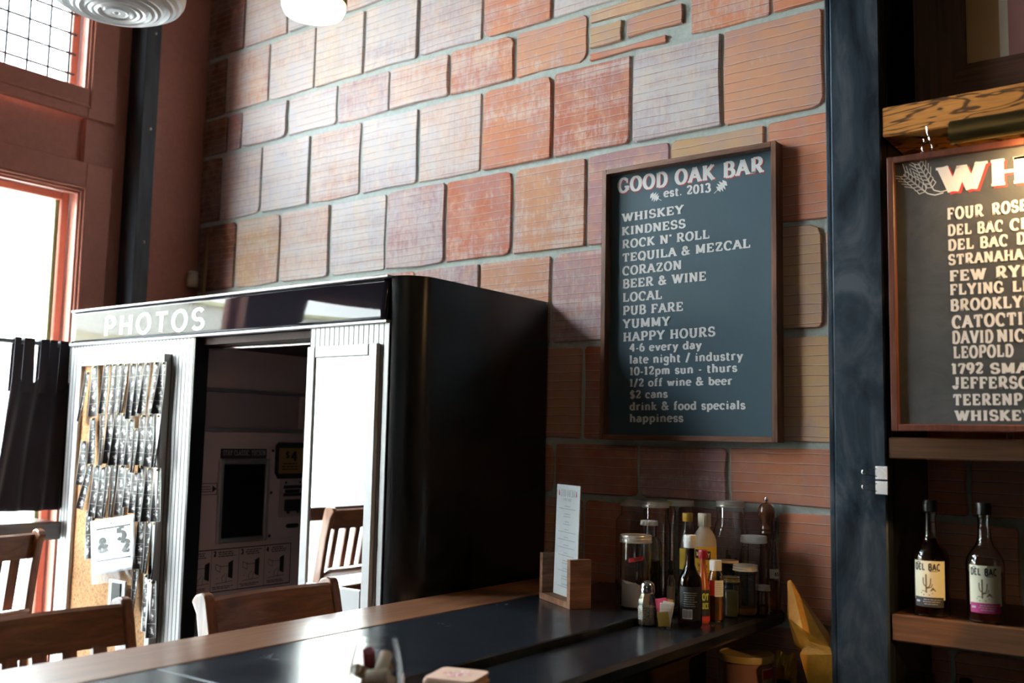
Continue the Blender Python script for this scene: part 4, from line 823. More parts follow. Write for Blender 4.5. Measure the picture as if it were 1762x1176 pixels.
# framed picture above
fp = thing('framed_picture', 'picture with tan, cream and rose stripes in a wide dark wood frame above the beam', 'picture', (-.2, 2.6, 2.354))
for poly, m_, ax in (([(-.66, 2.355), (-.538, 2.482), (-.538, 3.05), (-.66, 3.17)], 'dark_frame_wood', 'y'), ([(.16, 2.355), (.038, 2.482), (.038, 3.05), (.16, 3.17)], 'dark_frame_wood', 'y')):
    MB().prism(poly, 2.585, 2.615, 'y').build('frame_rail', MT[m_], fp, world=True)
wood('dark_frame_wood_h', (.050, .021, .013), (.15, .062, .038), (1.5, 34, 34), .5, contrast=(.4, .6))
for poly in ([(-.66, 2.355), (.16, 2.355), (.038, 2.482), (-.538, 2.482)], [(-.66, 3.17), (.16, 3.17), (.038, 3.05), (-.538, 3.05)]): MB().prism(poly, 2.585, 2.615, 'y').build('frame_rail', MT['dark_frame_wood_h'], fp, world=True)
for a, b, m_ in ((-.545, -.462, 'picture_tan'), (-.462, -.442, 'picture_cream'), (-.442, .045, 'picture_rose')): MB().box(a, 2.605, 2.475, b, 2.612, 3.06).build('colour_band', MT[m_], fp, world=True)
# hanging whiskey board
wbd = thing('whiskey_chalkboard', 'grey chalkboard headed WH with a wheat drawing, hanging from the oak beam', 'chalkboard', (-.3, 2.40, 1.56))
wx0, wx1, wz0, wz1, ww = -.676, .10, 1.559, 2.212, .0155
for a, b, c_, d in ((wx0, wz0, wx0+ww, wz1), (wx1-ww, wz0, wx1, wz1), (wx0+ww, wz1-ww, wx1-ww, wz1), (wx0+ww, wz0, wx1-ww, wz0+ww)): MB().box(a, 2.38, b, c_, 2.412, d, .0015).build('frame_rail', MT['mahogany_frame'], wbd, world=True)
MB().box(wx0+ww, 2.396, wz0+ww, wx1-ww, 2.404, wz1-ww).build('board', MT['chalkboard_grey'], wbd, world=True)
B2 = [('FOUR', -0.546, 2.049, -0.469, 2.048, 0.026), ('ROSE', -0.451, 2.048, -0.379, 2.05, 0.025), ('DEL BAC', -0.546, 2.011, -0.429, 2.009, 0.024), ('CL', -0.415, 2.008, -0.376, 2.01, 0.024),
('DEL BAC', -0.546, 1.976, -0.42, 1.975, 0.024), ('D', -0.403, 1.976, -0.384, 1.976, 0.024), ('STRANAHA', -0.546, 1.942, -0.390, 1.941, 0.023), ('FEW', -0.544, 1.904, -0.467, 1.903, 0.024), ('RYE', -0.447, 1.903, -0.374, 1.903, 0.025),
('FLYING', -0.544, 1.872, -0.432, 1.87, 0.024), ('LE', -0.414, 1.87, -0.375, 1.87, 0.023), ('BROOKLYN', -0.544, 1.835, -0.371, 1.834, 0.025), ('CATOCTIN', -0.541, 1.795, -0.370, 1.796, 0.027), ('DAVID', -0.542, 1.76, -0.456, 1.759, 0.027), ('NICH', -0.448, 1.76, -0.37, 1.758, 0.026),
('LEOPOLD', -0.54, 1.726, -0.416, 1.726, 0.026), ('1792', -0.545, 1.69, -0.478, 1.69, 0.023), ('SMA', -0.464, 1.689, -0.387, 1.689, 0.022), ('JEFFERSO', -0.543, 1.657, -0.387, 1.655, 0.025), ('TEERENP', -0.543, 1.619, -0.401, 1.619, 0.024), ('WHISKEY', -0.54, 1.584, -0.380, 1.585, 0.022)]
for t, u0, v0, u1, v1, h in B2:
    mb = MB(); lettering(mb, t, u0, v0, u1, v1, h, on_y(2.3950), .15, .085, gap=.10); mb.build('chalk_line', MT['lettering_white'], wbd, world=True)
mb = MB()
lettering(mb, 'WH', -.566, 2.114, -.374, 2.114, .060, on_y(2.3946), .15, .06)
mb.build('chalk_line', MT['lettering_white'], wbd, world=True)
def line(mb, pts, w_, y):
    for p, q in zip(pts[:-1], pts[1:]):
        dx_, dz_ = q[0]-p[0], q[1]-p[1]; l = math.hypot(dx_, dz_) or 1; a, b = -dz_/l*w_, dx_/l*w_
        mb.quad((p[0]+a, y, p[1]+b), (p[0]-a, y, p[1]-b), (q[0]-a, y, q[1]-b), (q[0]+a, y, q[1]+b))
def wheat(mb, x0, z0, x1, z1, n, y):
    ax, az = x1-x0, z1-z0; l = math.hypot(ax, az); ux, uz = ax/l, az/l; vx, vz = -uz, ux; R = random.Random(2)
    for k in range(n):
        t = .12+.86*k/(n-1) if n > 1 else 1
        for s_ in (-1, 1):
            bx, bz = x0+ux*l*t, z0+uz*l*t; w_ = .0075*(1-.25*t); L2 = .017
            tip = (bx+ux*L2+vx*s_*w_*1.4, bz+uz*L2+vz*s_*w_*1.4); m1 = (bx+ux*L2*.4+vx*s_*w_*1.7, bz+uz*L2*.4+vz*s_*w_*1.7); m2 = (bx+ux*L2*.6+vx*s_*w_*.2, bz+uz*L2*.6+vz*s_*w_*.2)
            line(mb, [(bx, bz), m1, tip, m2, (bx, bz)], .0009, y)
            if k >= 1: line(mb, [tip, (tip[0]+ux*.018+vx*s_*.010, tip[1]+uz*.018+vz*s_*.010)], .0007, y)
    line(mb, [(x0+.035, z0-.003), (x0+.016, z0-.006), (x0, z0), (x1, z1), (x1+ux*.014, z1+uz*.014)], .0011, y)
mb = MB(); wheat(mb, -.588, 2.116, -.632, 2.160, 6, 2.3950); wheat(mb, -.574, 2.122, -.602, 2.180, 6, 2.3950)
tag(mb.build('chalk_wheat', MT['lettering_white'], wbd, world=True), kind='stuff')
mb = MB(); lettering(mb, 'WH', -.561, 2.109, -.369, 2.109, .060, on_y(2.3954), .15, .06); tag(mb.build('red_shadow_lettering', MT['lettering_red'], wbd, world=True), kind='stuff')
for x in (-.588, .02):
    hk = MB(); hk.tube([(x, 2.40, 2.279), (x+.001, 2.40, 2.262), (x+.005, 2.40, 2.252), (x+.006, 2.40, 2.244), (x, 2.40, 2.239), (x-.006, 2.40, 2.243), (x-.007, 2.40, 2.250)], .0018, 8)
    hk.build('hook', MT['chrome'], wbd, world=True)
    rg = MB(); rg.tube([(x+.0115*cos(2*pi*k/20), 2.40, 2.2275+.0115*sin(2*pi*k/20)) for k in range(21)], .0016, 8, cap=False); rg.build('ring', MT['chrome'], wbd, world=True)
# brass picture light
pc = thing('picture_light', 'aged brass tube picture light glowing over the top of the whiskey board', 'lamp', (-.2, 2.30, 2.218))
vs = []; mb = MB(); n = 28; R0, R1 = .0275, .0258
a0, a1 = -70, 230     # the tube is open towards the board below
prof = [(R0*cos(rad(a0+(a1-a0)*k/n)), R0*sin(rad(a0+(a1-a0)*k/n))) for k in range(n+1)]+[(R1*cos(rad(a1-(a1-a0)*k/n)), R1*sin(rad(a1-(a1-a0)*k/n))) for k in range(n+1)]
mb.prism([(2.300-y, 2.222+z) for y, z in prof], -.512, .05, 'x', smooth=True); mb.build('brass_tube', MT['brass_aged'], pc, world=True)
for x in (-.512, .046): MB().prism([(2.300+R1*cos(2*pi*k/24), 2.222+R1*sin(2*pi*k/24)) for k in range(24)], x, x+.004, 'x').build('end_cap', MT['brass_aged'], pc, world=True)
MB().tube([(-.50, 2.303, 2.214), (.03, 2.303, 2.214)], .006, 10).build('lamp_tube', MT['warm_tube'], pc, world=True)
MB().tube([(-.2, 2.318, 2.245), (-.2, 2.36, 2.30), (-.2, 2.428, 2.31)], .006, 10).build('arm', MT['brass_aged'], pc, world=True)
area_light('lamp_light', (-.20, 2.312, 2.196), (.34, .018), (rad(28), 0, 0), 5.0, (1, .60, .24), pc)

# ------------------------------------------------------------------ jars, bottles and shakers
SLAB, RAIL = 1.0702, 1.0522
def shell_prof(outer, t):
    """outer silhouette from the base to the rim -> closed glass wall of thickness t"""
    inn = []
    for i, (r, z) in enumerate(outer):
        if r < 1e-6: continue
        inn.append((max(r-t, .0005), z if i == len(outer)-1 else max(z, t)))
    inn = [p for p in inn if p[1] >= t]
    return outer+inn[::-1]+[(0, inn[0][1])]
def jar_outer(R, H, rn, hs):
    s1 = hs; s2 = hs+(H-hs)*.42
    return [(0, .002), (R*.78, 0), (R*.93, .003), (R, .012), (R, s1), (R*.985, s1+(s2-s1)*.3), (R*.90, s1+(s2-s1)*.62), (R*.78 if R*.78 > rn else rn+.002, s1+(s2-s1)*.85), (rn, s2), (rn, H-.002), (rn-.001, H)]
def band(rn, h, lid=True, open_=False):
    p = [(rn+.0005, 0), (rn+.0030, 0), (rn+.0034, .002), (rn+.0018, .0035), (rn+.0018, h*.5), (rn+.0030, h*.55), (rn+.0016, h*.65), (rn+.0020, h*.85), (rn+.0024, h*.93), (rn+.0016, h)]
    if lid: return p+[(rn-.003, h+.0002), (rn-.0045, h-.0012), (0, h-.0010)]
    return p+[(rn-.0015, h), (rn-.0015, 0)]
def jar(label, x, y, z, R, H, rn, hs, lid='zinc_lid', lidtype='band', fill=None, fh=0, lidh=.017, gl='jar_glass', group='mason jars on the bar', name='mason_jar', cat='jar'):
    t = thing(name, label, cat, (x, y, z), group)
    MB().lathe(shell_prof(jar_outer(R, H, rn, hs), .0032), 40).build('glass_body', MT[gl], t)
    if lidtype == 'band': MB().lathe(band(rn, lidh), 40, cz=H-lidh+.002).build('lid', MT[lid], t)
    elif lidtype == 'ring':
        b = band(rn, lidh, lid=False); MB().lathe(b, 40, cz=H-lidh-.001, closed=True).build('screw_band', MT[lid], t)
    elif lidtype == 'cap':
        MB().lathe([(rn+.0018, 0), (rn+.004, .0006), (rn+.0042, .0055), (rn+.0032, .0065), (rn+.0036, lidh-.003), (rn+.0022, lidh-.0004), (0, lidh)], 40, cz=H-lidh+.002).build('lid', MT[lid], t)
    if fill:
        r = R-.0045; MB().lathe([(0, .0045), (r-.003, .0045), (r, .012), (r, fh), (r*.5, fh+.002), (0, fh-.001)], 32).build(fill[0], MT[fill[1]], t)
    return t
jar('large open mason jar with only a screw band, leftmost of the back row of jars', -1.567, 2.735, SLAB, .054, .270, .0385, .195, lidtype='ring')
jar('tall mason jar with silver lid, second from left in the back row', -1.445, 2.655, SLAB, .046, .272, .0385, .195)
j3 = jar('tall mason jar with a yellow sticker on its silver lid, in the back row', -1.408, 2.745, SLAB, .045, .275, .038, .195)
mb = MB(); mb.add([(.0412*cos(a), .0412*sin(a), z) for z in (.2625, .2745) for a in [rad(-150+6*k) for k in range(9)]], [(k, k+1, 10+k, 9+k) for k in range(8)], True); mb.build('sticker', MT['label_green'], j3)
t = jar('wide mason jar of brown cinnamon sticks, in the back row by the pepper mill', -1.240, 2.735, RAIL, .050, .300, .040, .205, lidh=.018)
R7 = random.Random(7)
for k in range(16):
    a = R7.uniform(0, 2*pi); r = R7.uniform(.005, .036); b = a+R7.uniform(-.5, .5); r2 = R7.uniform(.01, .040)
    MB().tube([(r*cos(a), r*sin(a), .012), (r2*cos(b), r2*sin(b), R7.uniform(.10, .17))], R7.uniform(.0032, .005), 6).build('cinnamon_stick', MT['cinnamon'], t)
jar('small shouldered jar with white lid half full of dark syrup, behind the sugar jar', -1.397, 2.530, SLAB, .037, .226, .0215, .150, lid='white_plastic', lidtype='cap', lidh=.014, fill=('dark_syrup', 'dark_liquid'), fh=.115)
sj = jar('straight-sided jar of white sugar with silver lid and red tape, front left of the jars', -1.374, 2.414, SLAB, .0425, .194, .0415, .180, lidh=.020)
mb = MB(); n_ = 32; vs = [(0, 0, .0046)]
for i in range(1, 9):
    for k in range(n_):
        a = 2*pi*k/n_; r = .0378*min(1, i/7); vs.append((r*cos(a), r*sin(a), .0046 if i < 8 and i == 1 else .062+.010*sin(a*1.0+.5)*(i/8)+.006*(1-i/8)))
vs = [(0, 0, .066)]; fs = []
for i in range(1, 8):
    for k in range(n_): a = 2*pi*k/n_; r = .0378*i/7; vs.append((r*cos(a), r*sin(a), .060-.012*r/.0378*sin(a+.6)+.004*sin(5*a+i)))
for k in range(n_): a = 2*pi*k/n_; vs.append((.0378*cos(a), .0378*sin(a), .006))
fs = [(0, 1+k, 1+(k+1) % n_) for k in range(n_)]
for i in range(7):
    for k in range(n_): fs.append((1+i*n_+k, 1+i*n_+(k+1) % n_, 1+(i+1)*n_+(k+1) % n_, 1+(i+1)*n_+k))
fs.append(tuple(1+7*n_+k for k in range(n_))[::-1]); mb.add(vs, fs, True); tag(mb.build('sugar', MT['sugar'], sj), kind='stuff')
mb = MB(); A0 = rad(-62); f = on_cyl(0, 0, .0429, A0); ns = 12
for k in range(ns):
    u0, u1 = -.018+.040*k/ns, -.018+.040*(k+1)/ns; mb.quad(f(u0, .128+.2*u0), f(u1, .128+.2*u1), f(u1, .139+.2*u1), f(u0, .139+.2*u0))
tp = mb.build('red_tape', MT['label_red'], sj)
mb = MB(); lettering(mb, "sugar", -.004, .1305, .018, .1345, .006, on_cyl(0, 0, .0432, A0)); mb.build('tape_writing', MT['label_dark'], tp)
jar('squat glass jar with a white screw lid, right of the cinnamon jar', -1.153, 2.700, RAIL, .0375, .208, .0335, .165, lid='white_plastic', lidtype='cap', lidh=.020, gl='clear_glass')
jar('small jar with silver band lid standing on the rail behind the honey bottle', -1.144, 2.620, RAIL, .0345, .134, .0315, .100, lidh=.016, fill=('spice_layer', 'cinnamon'), fh=.02)
jar('little jar of green olives with a dark lid on the service rail', -1.159, 2.558, RAIL, .0238, .106, .0215, .080, lid='brass_aged', lidh=.014, fill=('olives', 'olive_green'), fh=.070)
jar('tiny jar with silver ring lid at the far end of the service rail', -1.107, 2.660, RAIL, .0168, .078, .0150, .055, lidh=.014, fill=('spice_layer', 'cinnamon'), fh=.025)
t = jar('low jar with a broad tan lid behind the green olive jar', -1.204, 2.640, RAIL, .0262, .140, .0245, .120, lid='tan_lid', lidtype='cap', lidh=.007, fill=('dark_contents', 'dark_liquid'), fh=.11, gl='dark_bottle_glass')
def bottle(name, label, x, y, z, prof, m_, cat='bottle', group=None, inner=None, t_=.0022, n=36):
    t = thing(name, label, cat, (x, y, z), group)
    MB().lathe(shell_prof(prof, t_) if inner is not False else prof, n).build('glass_body', MT[m_], t)
    if inner:
        pr, mm, nm = inner; MB().lathe(pr, n).build(nm, MT[mm], t)
    return t
def label_wrap(t, name, R, z0, z1, a0, a1, m_, n=16):
    mb = MB(); mb.add([(R*cos(a0+(a1-a0)*k/n), R*sin(a0+(a1-a0)*k/n), z) for z in (z0, z1) for k in range(n+1)], [(k, k+1, n+2+k, n+1+k) for k in range(n)], True)
    return mb.build(name, MT[m_], t)
def cap(t, r, z0, z1, m_, ribs=0, name='cap'):
    mb = MB(); sq = (lambda a: 1+.02*sin(ribs*a)) if ribs else None
    mb.lathe([(r*.98, z0), (r, z0+.001), (r, z1-.002), (r*.93, z1), (0, z1)], 72 if ribs else 32, squash=sq); return mb.build(name, MT[m_], t)
CA = rad(-62)      # direction from the bar towards the guests' side, where labels face
# dark bottle with white cap
dk = bottle('sauce_bottle', 'tall dark sauce bottle with white cap and a white barcode, front of the rail', -1.178, 2.351, RAIL, [(0, .002), (.026, 0), (.0305, .004), (.0312, .012), (.0312, .108), (.028, .124), (.018, .142), (.0128, .156), (.0118, .170), (.0112, .212), (.0122, .216)], 'dark_bottle_glass', inner=False)
cap(dk, .0160, .200, .232, 'white_plastic', 28)
lbk = label_wrap(dk, 'label', .0316, .020, .104, CA-.95, CA+.95, 'label_black')
mb = MB(); f = on_cyl(0, 0, .0319, CA); fx = lambda u, v: f(u, v)
for k in range(10):
    u0 = -.021+.0026*k; mb.quad(f(u0, .024), f(u0+.0026, .024), f(u0+.0026, .048), f(u0, .048))
mb.build('barcode_ground', MT['paper_white'], lbk)
mb = MB(); f2 = on_cyl(0, 0, .0322, CA); R3 = random.Random(3); u = -.019
while u < .003: w_ = R3.choice((.0004, .0008)); mb.quad(f2(u, .027), f2(u+w_, .027), f2(u+w_, .046), f2(u, .046)); u += w_+R3.choice((.0005, .0009))
mb.build('barcode_bars', MT['ink_navy'], lbk)
mb = MB(); fake_lines(mb, f2, -.019, .019, .088, 7, .0055, .0014, 4); mb.build('label_print', MT['ink_grey'], lbk)
# slim bottle, yellow cap
yb = bottle('sauce_bottle', 'clear slim bottle with yellow cap behind the dark sauce bottle', -1.341, 2.660, SLAB, [(0, .002), (.022, 0), (.0255, .006), (.0255, .150), (.021, .172), (.0135, .198), (.0115, .215), (.0115, .240)], 'clear_glass')
cap(yb, .0150, .222, .246, 'yellow_cap', 24); label_wrap(yb, 'label', .0259, .06, .145, CA-1.1, CA+1.1, 'label_yellow'); label_wrap(yb, 'label_band', .0262, .06, .085, CA-1.1, CA+1.1, 'label_black')
# white plastic bottle
wbt = bottle('juice_bottle', 'milky plastic bottle with tan cap and a yellow and black label', -1.258, 2.600, RAIL, [(0, .002), (.030, 0), (.0335, .006), (.034, .02), (.034, .180), (.0325, .198), (.027, .214), (.018, .226), (.0150, .232), (.0150, .262)], 'milky_plastic', inner=False, n=36)
cap(wbt, .0185, .234, .271, 'cream_plastic', 30); wl = label_wrap(wbt, 'label', .0344, .085, .180, CA-1.25, CA+1.25, 'label_yellow')
mb = MB(); f = on_cyl(0, 0, .0347, CA-.15); ns = 14
for k in range(ns): u0, u1 = -.024+.046*k/ns, -.024+.046*(k+1)/ns; mb.quad(f(u0, .146-.10*u0), f(u1, .146-.10*u1), f(u1, .170-.10*u1), f(u0, .170-.10*u0))
blk = mb.build('label_banner', MT['label_black'], wl)
mb = MB(); lettering(mb, 'MASSEY', -.020, .155, .019, .151, .011, on_cyl(0, 0, .0350, CA-.15), .14, .09); mb.build('banner_lettering', MT['label_cream'], blk)
mb = MB(); lettering(mb, 'lemon', -.016, .126, .012, .123, .010, on_cyl(0, 0, .0349, CA-.15), .1, .07); fake_lines(mb, on_cyl(0, 0, .0349, CA-.15), -.022, .02, .112, 3, .006, .0015, 6); mb.build('label_print', MT['label_black'], wl)
# hot sauce
hs_ = bottle('hot_sauce_bottle', 'small orange hot sauce bottle between the dark bottle and the honey', -1.180, 2.430, RAIL, [(0, .001), (.016, 0), (.0178, .004), (.0178, .085), (.015, .102), (.0095, .125), (.0080, .150), (.0080, .176)], 'hot_sauce', inner=False)
cap(hs_, .0118, .166, .188, 'red_cap', 20); hl = label_wrap(hs_, 'label', .0181, .014, .086, CA-1.3, CA+1.3, 'label_black')
mb = MB(); f = on_cyl(0, 0, .0184, CA); lettering(mb, 'HOT', -.013, .060, .016, .060, .016, f, .16, .1); lettering(mb, 'SAUCE', -.013, .038, .016, .038, .014, f, .16, .1); mb.build('label_lettering', MT['label_green'], hl)
label_wrap(hs_, 'lower_label', .0185, .006, .018, CA-1.3, CA+1.3, 'label_red')
# honey
hb = bottle('honey_bottle', 'amber honey bottle with white ribbed cap and a red and white label', -1.165, 2.475, RAIL, [(0, .002), (.0195, 0), (.0225, .005), (.0228, .070), (.0205, .105), (.0175, .122), (.0135, .130), (.0130, .150)], 'clear_glass', inner=([(0, .0035), (.0185, .0035), (.0200, .008), (.0200, .068), (.0180, .098), (0, .098)], 'amber_liquid', 'honey'))
cap(hb, .0158, .132, .159, 'white_plastic', 30); q = label_wrap(hb, 'label', .0231, .068, .108, CA-.9, CA-.15, 'label_red'); label_wrap(hb, 'white_label', .0231, .066, .108, CA-.15, CA+1.0, 'paper_white')
mb = MB(); fake_lines(mb, on_cyl(0, 0, .0234, CA+.35), -.009, .012, .100, 6, .0055, .0014, 12); mb.build('label_print', MT['ink_grey'], hb)
# shaker
ss_ = thing('pepper_shaker', 'faceted glass pepper shaker with domed chrome top, front of the rail', 'shaker', (-1.268, 2.290, RAIL))
def octo(a): 
    k = a % (pi/4)-pi/8; return cos(pi/8)/cos(k)
MB().lathe(shell_prof([(0, .002), (.0235, 0), (.0255, .004), (.0255, .052), (.0225, .068), (.0175, .076), (.0165, .084)], .002), 48, squash=octo).build('glass_body', MT['clear_glass'], ss_)
MB().lathe([(0, .003), (.0222, .003), (.0222, .048), (0, .050)], 32, squash=octo).build('pepper', MT['ground_pepper'], ss_)
MB().lathe([(.0185, .082), (.0192, .083), (.0192, .092), (.0180, .094), (.0185, .099), (.0165, .106), (.0105, .1115), (0, .1135)], 36).build('chrome_top', MT['chrome'], ss_)
# sweetener caddy
sw = thing('sweetener_caddy', 'square glass caddy full of pink, white and yellow sweetener packets', 'caddy', (-1.226, 2.300, RAIL), rz=rad(25))
sw.location = (-1.219, 2.292, RAIL)
mb = MB(); o_ = .0185; i_ = .0168
mb.box(-o_, -o_, 0, o_, o_, .004)
for a, b, c_, d in ((-o_, -o_, o_, -i_), (-o_, i_, o_, o_), (-o_, -i_, -i_, i_), (i_, -i_, o_, i_)): mb.box(a, b, .004, c_, d, .050)
mb.build('glass_box', MT['clear_glass'], sw)
for k, m_ in enumerate(('sweetener_yellow', 'sweetener_paper', 'sweetener_paper', 'sweetener_pink', 'sweetener_paper', 'sweetener_pink', 'sweetener_paper', 'sweetener_yellow')):
    M_ = Matrix.Translation((0, -.014+.0040*k, .006)) @ Matrix.Rotation(rad((-8, 4, 10, -6, 8, -10, 3, 6)[k]), 4, 'Y')
    MB().box(-.0145, -.0010, 0, .0145, .0010, (.036, .056, .061, .066, .060, .067, .058, .064)[k], .0006, M=M_).build('sweetener_packet', MT[m_], sw)
# bitters dropper bottle, pepper mill, amber bottle
db = bottle('dropper_bottle', 'tiny dropper bottle with tan contents behind the sweetener caddy', -1.312, 2.500, SLAB, [(0, .001), (.012, 0), (.0135, .003), (.0135, .070), (.010, .080), (.0070, .085), (.0070, .094)], 'clear_glass', inner=([(0, .003), (.0108, .003), (.0108, .055), (0, .055)], 'cream_plastic', 'tan_contents'))
MB().lathe([(.0085, .086), (.0085, .100), (.0055, .102), (.0062, .116), (.004, .124), (0, .125)], 20).build('dropper', MT['black_plastic'], db)
pm_ = thing('pepper_mill', 'turned brown wooden pepper mill at the wall end of the rail', 'pepper mill', (-1.142, 2.765, RAIL))
MB().lathe([(0, 0), (.023, 0), (.0235, .008), (.021, .02), (.0225, .05), (.0195, .11), (.0165, .16), (.0150, .195), (.0170, .208), (.0190, .214), (.0165, .220)], 36).build('mill_body', MT['pepper_mill_wood'], pm_)
MB().lathe([(.0165, .221), (.0185, .226), (.0150, .236), (.0165, .246), (.0225, .258), (.0248, .272), (.0225, .287), (.0150, .297), (.006, .301), (0, .302)], 36).build('mill_head', MT['pepper_mill_wood'], pm_)
MB().lathe([(.003, .300), (.003, .305), (.006, .307), (.0065, .312), (.004, .317), (0, .318)], 20).build('knob', MT['steel_bright'], pm_)
ab = bottle('amber_bottle', 'tall bottle of amber syrup labelled 65, far right of the rail', -1.110, 2.738, RAIL, [(0, .001), (.0150, 0), (.0172, .004), (.0172, .120), (.0150, .150), (.0110, .175), (.0095, .19), (.0095, .20)], 'clear_glass', inner=([(0, .003), (.0148, .003), (.0148, .085), (0, .085)], 'amber_liquid', 'syrup'))
q = label_wrap(ab, 'label', .0175, .092, .118, CA-.8, CA+.8, 'label_cream'); mb = MB(); lettering(mb, '65', -.004, .099, .008, .099, .010, on_cyl(0, 0, .0178, CA+.3), .13, .08); mb.build('label_number', MT['ink_black'], q)

# ------------------------------------------------------------------ menu card in its wooden stand
mh = thing('menu_stand', 'small walnut block stand holding an upright white menu card on the bar', 'menu stand', (-1.555, 2.335, SLAB), rz=rad(-30.7))
hw_ = .1; MB().box(-hw_, -.032, 0, hw_, .032, .018, .001).build('base_block', MT['menu_holder_wood'], mh)
for s_ in (-1, 1): MB().box(s_*.0905-.0095, -.032, .0182, s_*.0905+.0095, .032, .130, .001).build('side_block', MT['menu_holder_wood'], mh)
mc = thing('menu_card', 'tall white menu card headed GOOD OAK BAR upright in the wooden stand', 'menu', (-1.555, 2.335, SLAB+.019), rz=rad(-30.7))
TL_ = Matrix.Rotation(rad(-1.5), 4, 'X')
MB().box(-.072, -.0010, 0, .076, .0006, .307, M=TL_).build('card', MT['paper_white'], mc)
mb = MB(); mb.box(-.0775, -.0030, 0, .0800, -.0024, .3105, M=TL_).box(-.0775, .0024, 0, .0800, .0030, .3105, M=TL_).box(.0785, -.003, 0, .0800, .003, .3105, M=TL_); mb.build('clear_sleeve', MT['clear_sleeve'], mc)
def on_card(u, v): return tuple(TL_ @ Vector((u, -.0014, v)))
mb = MB(); lettering(mb, 'GOOD OAK BAR', -.046, .275, .050, .275, .018, on_card, .08, .05); lettering(mb, 'PUB FARE', -.024, .262, .026, .262, .007, on_card, .09, .06); mb.build('heading', MT['ink_grey'], mc)
mb = MB(); line2 = [(-.056, .277), (-.050, .277)]
for u in (-.058, .053): mb.add([on_card(u, .276), on_card(u+.007, .276), on_card(u+.005, .290), on_card(u+.001, .292)], [(0, 1, 2, 3)])
mb.build('heading_leaves', MT['ink_pink'], mc)
mb = MB(); R5 = random.Random(5)
for k in range(11):
    v = .246-.0215*k; w0 = R5.uniform(.012, .022); w1 = R5.choice((.016, .022, .055, .05))
    for w_, vv in ((w0, v), (w1, v-.007)):
        u = -w_+.002
        while u < w_: e = min(u+R5.uniform(.003, .008), w_); mb.quad(on_card(u, vv), on_card(e, vv), on_card(e, vv+.0022), on_card(u, vv+.0022)); u = e+.0015
mb.build('menu_lines', MT['ink_grey'], mc)

# ------------------------------------------------------------------ near end of the bar: tumbler of corks, coaster stack
tg = thing('stemless_glass', 'stemless wine glass holding corks, in front at the bottom edge of the picture', 'glass', (-1.208, 1.243, RAIL))
MB().lathe(shell_prof([(0, .003), (.022, 0), (.034, .006), (.044, .022), (.0490, .045), (.0475, .070), (.0425, .095), (.0355, .122), (.0350, .1235)], .0016), 48).build('glass_bowl', MT['clear_glass'], tg)
CK = [(-.018, -.012, .024, 70, 20, 'cork_stopper'), (.016, -.016, .024, 80, 100, 'cork_stopper'), (.004, .020, .024, 75, 160, 'cream_plastic'), (-.022, .006, .046, 60, 45, 'cork_wine'), (.020, .008, .046, 35, 200, 'cream_plastic'), (-.002, -.008, .048, 80, 300, 'cork_stopper'),
      (-.020, -.014, .070, 65, 10, 'cork_stopper'), (.018, -.014, .070, 82, 110, 'cream_plastic'), (-.004, .020, .070, 70, 80, 'cork_stopper'), (-.022, .004, .088, 25, 30, 'cork_wine'), (.012, .004, .086, 40, 200, 'cream_plastic')]
for k, (x, y, z, tl, az, m_) in enumerate(CK):
    c = MB().lathe([(0, -.019), (.0098, -.019), (.0108, -.017), (.0108, .017), (.0098, .019), (0, .019)], 20, M=Euler((rad(tl), 0, rad(az))).to_matrix().to_4x4()).build('wine_cork', MT[m_], None, (-1.208+x, 1.243+y, RAIL+z))
    tag(c, ('brown cork at the left bottom of the stemless glass', 'brown cork at the front right bottom of the stemless glass', 'cream cork at the back bottom of the stemless glass', 'dark wine-stained cork at the left in the stemless glass', 'cream cork standing at the right in the stemless glass', 'brown cork lying in the middle of the stemless glass', 'brown cork front left in the upper layer of the stemless glass', 'cream cork front right in the upper layer of the stemless glass', 'brown cork at the back of the upper layer in the stemless glass', 'dark wine-stained cork on top at the left of the stemless glass', 'cream cork standing on top at the right of the stemless glass')[k], 'cork', 'corks in the stemless glass')
for k in range(8):
    c = MB().prism(rrect(-.0475, -.0475, .0475, .0475, .012), 0, .0038).build('coaster', MT['coaster_board'], None, (-1.205+.0015*sin(k*2.1), 1.452+.0015*cos(k*1.7), RAIL+.0040*k))
    c.rotation_euler.z = rad(12+2.5*sin(k*1.3)+(4 if k == 7 else 0)); tag(c, ('lowest', 'second lowest', 'third lowest', 'fourth lowest', 'fourth from top', 'third from top', 'second from top')[k]+' pinkish square coaster in the stack beside the stemless glass' if k < 7 else 'topmost pinkish coaster with a rose and white print', 'coaster', 'stacked coasters on the rail')
mb = MB(); R9 = random.Random(9)
for k in range(26):
    a, r = R9.uniform(0, 2*pi), .026*math.sqrt(R9.random()); x, y = r*cos(a), r*sin(a); s_ = R9.uniform(.003, .006)
    mb.add([(x+s_*cos(q_), y+s_*sin(q_), .0040) for q_ in (0, 1.3, 2.5, 3.8, 5.1)], [(0, 1, 2, 3, 4)])
mb.build('printed_flower', MT['ink_pink'], c)
mb = MB()
for k in range(18):
    a, r = R9.uniform(0, 2*pi), .024*math.sqrt(R9.random()); x, y = r*cos(a), r*sin(a); s_ = R9.uniform(.002, .0035)
    mb.add([(x+s_*cos(q_), y+s_*sin(q_), .0043) for q_ in (0, 1.6, 3.1, 4.7)], [(0, 1, 2, 3)])
mb.build('printed_petals', MT['paper_white'], c)

